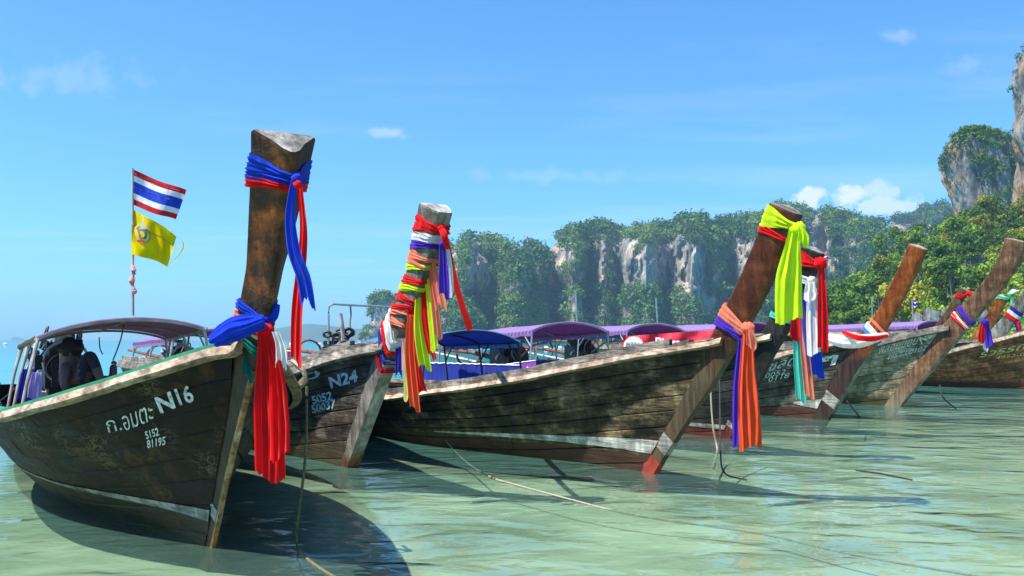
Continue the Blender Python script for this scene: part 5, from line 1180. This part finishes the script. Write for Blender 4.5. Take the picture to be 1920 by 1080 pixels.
def person():
    d = 9.9; c = P(140, 745, d); root = empty('person', c); tag(root, 'person in dark clothing reclining under the awning of boat N 16 with one knee raised', 'person')
    J = dict(pel=(142, 752, 0), ch=(134, 712, 0), nk=(132, 684, 0), hd0=(133, 672, 0), hd=(135, 660, 0), kn=(169, 660, -.1), an=(190, 716, -.12), toe=(206, 722, -.12), kn2=(172, 716, .12), an2=(204, 712, .14), heel=(212, 708, .14), toe2=(213, 682, .14),
             sh=(122, 690, -.16), el=(120, 722, -.2), wr=(132, 744, -.16), ha=(140, 748, -.15), sh2=(142, 690, .16), el2=(148, 722, .2), wr2=(158, 736, .15))
    names = list(J); idx = {n: i for i, n in enumerate(names)}
    vs = [P(x, y, d + o) - c for x, y, o in J.values()]
    ed = [('pel', 'ch'), ('ch', 'nk'), ('nk', 'hd0'), ('hd0', 'hd'), ('pel', 'kn'), ('kn', 'an'), ('an', 'toe'), ('pel', 'kn2'), ('kn2', 'an2'), ('an2', 'heel'), ('heel', 'toe2'), ('nk', 'sh'), ('sh', 'el'), ('el', 'wr'), ('wr', 'ha'), ('nk', 'sh2'), ('sh2', 'el2'), ('el2', 'wr2')]
    rad = dict(pel=.15, ch=.15, nk=.06, hd0=.085, hd=.10, kn=.075, an=.045, toe=.035, kn2=.08, an2=.05, heel=.05, toe2=.04, sh=.065, el=.045, wr=.035, ha=.04, sh2=.065, el2=.045, wr2=.035)
    me = bpy.data.meshes.new('body'); me.from_pydata(vs, [(idx[a], idx[b]) for a, b in ed], [])
    o = bpy.data.objects.new('body', me); COL.objects.link(o); o.parent = root
    sk = o.modifiers.new('skin', 'SKIN'); ss = o.modifiers.new('sub', 'SUBSURF'); ss.levels = 2; ss.render_levels = 2
    for n, i in idx.items(): me.skin_vertices[0].data[i].radius = (rad[n], rad[n])
    for i in range(len(vs)): me.skin_vertices[0].data[i].use_root = (i == 0)
    dg = bpy.context.evaluated_depsgraph_get(); m2 = bpy.data.meshes.new_from_object(o.evaluated_get(dg)); o.modifiers.clear(); o.data = m2
    m2.materials.clear(); m2.materials.append(M['trousers']); m2.materials.append(M['skin'])
    skin_at = [vs[idx[n]] for n in ('hd', 'hd0', 'toe2', 'heel', 'an', 'toe', 'el', 'wr', 'ha', 'sh', 'wr2', 'el2')]; cl_at = [vs[idx[n]] for n in ('pel', 'ch', 'kn', 'kn2', 'sh2')]
    for p in m2.polygons:
        p.use_smooth = True; a = min((p.center - q).length for q in skin_at); b = min((p.center - q).length for q in cl_at); p.material_index = 1 if a < b * .75 else 0
    h = blob(P(134, 655, d) - c, .115, 3, (1, 1, .95)); h.v = [v for v in h.v]; h.build('hair', M['hair'], root)
    f = P(139, 664, d - .06) - c
    for dz, r, nm in ((.015, .018, 'nose'),):
        q = blob(P(146, 664, d - .03) - c, r, 1); q.build(nm, M['skin'], root)
    q = blob(P(132, 664, d - .11) - c, .022, 2, (.7, .5, 1)); q.build('ear', M['skin'], root)
    mb = MB()
    for k in range(5): mb.tube([P(210 + k * 1.6, 683 - (2 - abs(k - 1.5)), d + .10 + k * .02) - c, P(211 + k * 1.6, 678 - (2 - abs(k - 1.5)), d + .10 + k * .02) - c], [.013, .009], 6)
    o = mb.build('toes', M['skin'], root); o['kind'] = 'stuff'
person()

# ------------------------------------------------------------------ worn stem edges, stern frame of the olive boat
for b, z0, z1, w in ((b1, .0, 1.3, .02), (b5, .1, 1.5, .03), (b6, .05, 2.0, .035)):
    mb = MB(); rows = []
    for i in range(26):
        z = lerp(z0, z1, i / 25); x = interp(b.rgtab, z); q = 1 + .5 * mnoise.noise(Vector((z * 7, b.o.x, 0))); fr = b.front
        rows.append([Vector((x - .5 * w, -fr - w * .35 * q - .004, z)), Vector((x + .006, -fr * .9 - .003, z)), Vector((x + .009, 0, z)), Vector((x + .006, fr * .9 + .003, z)), Vector((x - .5 * w, fr + w * .35 * q + .004, z))])
    mb.grid(rows); mb.build('stem_edge', W['rustedge'] if b is b1 else W['frontface'], b.root)
def loc(b, w): r = w - b.o; return Vector((r.dot(b.f), r.dot(b.p), r.z))
fd = 17.2
mb = MB(); mb.tube([loc(b3, P(x, y, fd + k)) for x, y, k in ((616, 645, 0), (616, 590, 0), (617, 575, 0), (624, 570, .05), (656, 572, .3), (700, 574, .6), (760, 578, 1.0), (764, 590, 1.0), (764, 650, 1.0))], .022, 8); mb.build('stern_frame', M['pipe'], b3.root)
mb = MB(); mb.tube([loc(b3, P(x, y, fd + .3)) for x, y in ((657, 572), (658, 590), (656, 604), (657, 630))], .018, 6); mb.build('hanging_rope', M['rope'], b3.root)
mb = MB(); mb.tube(catmull([loc(b3, P(643, 640, fd - .2)), loc(b3, P(642, 615, fd - .2)), loc(b3, P(638, 588, fd - .2))], 4), .04, 8); mb.build('exhaust_stack', M['rustpipe'], b3.root)
mb = MB(); rg = random.Random(9)
for k in range(7):
    c = (rg.uniform(605, 660), rg.uniform(622, 642)); r = rg.uniform(6, 12)
    mb.tube([loc(b3, P(c[0] + r * math.cos(a), c[1] + r * .7 * math.sin(a), fd - .1 + .02 * k)) for a in [2 * PI * q / 14 for q in range(15)]], .03, 6)
o = mb.build('coiled_hose', M['tar'], b3.root); o['kind'] = 'stuff'
for lab, col, path, w in (('dark blue cloth hanging on the stern rail of boat N 16', 'navy', [(54, 692), (50, 720), (46, 752)], 26), ('lilac cloth hanging beside the dark blue one on the stern rail', 'pink', [(70, 698), (67, 722), (64, 750)], 24)):
    c = Scarf(b1, lab, path[0], col, 'cloths on the stern rail', d=9.6); c.root.name = 'cloth'; c.root['category'] = 'cloth'
    c.tail(path, w * .7, w, folds=2, amp=.08, col='lilac' if col == 'pink' else col)
# white lettering on the purple side cloth of the black boat
cu = bpy.data.curves.new('lettering', 'FONT'); cu.body = 'ไทรส์'; cu.offset = .03; o = bpy.data.objects.new('lettering', cu); COL.objects.link(o)
me = bpy.data.meshes.new_from_object(o.evaluated_get(bpy.context.evaluated_depsgraph_get())); bpy.data.objects.remove(o)
xs = [v.co.x for v in me.vertices]
for v in me.vertices:
    a = (v.co.x - min(xs)) / (max(xs) - min(xs)) if False else (v.co.x - xs[0]) ; v.co = v.co
x0, x1 = min(v.co.x for v in me.vertices), max(v.co.x for v in me.vertices)
for v in me.vertices:
    a = (v.co.x - x0) / (x1 - x0); X = lerp(-4.06, -3.74, a); y = b4.hull(-1, -X, 1.0).y + .05 - .05
    v.co = Vector((X, y, .80 + .20 * v.co.y / .72))
me.materials.append(M['white']); o = bpy.data.objects.new('cloth_lettering', me); COL.objects.link(o); o.parent = b4.root
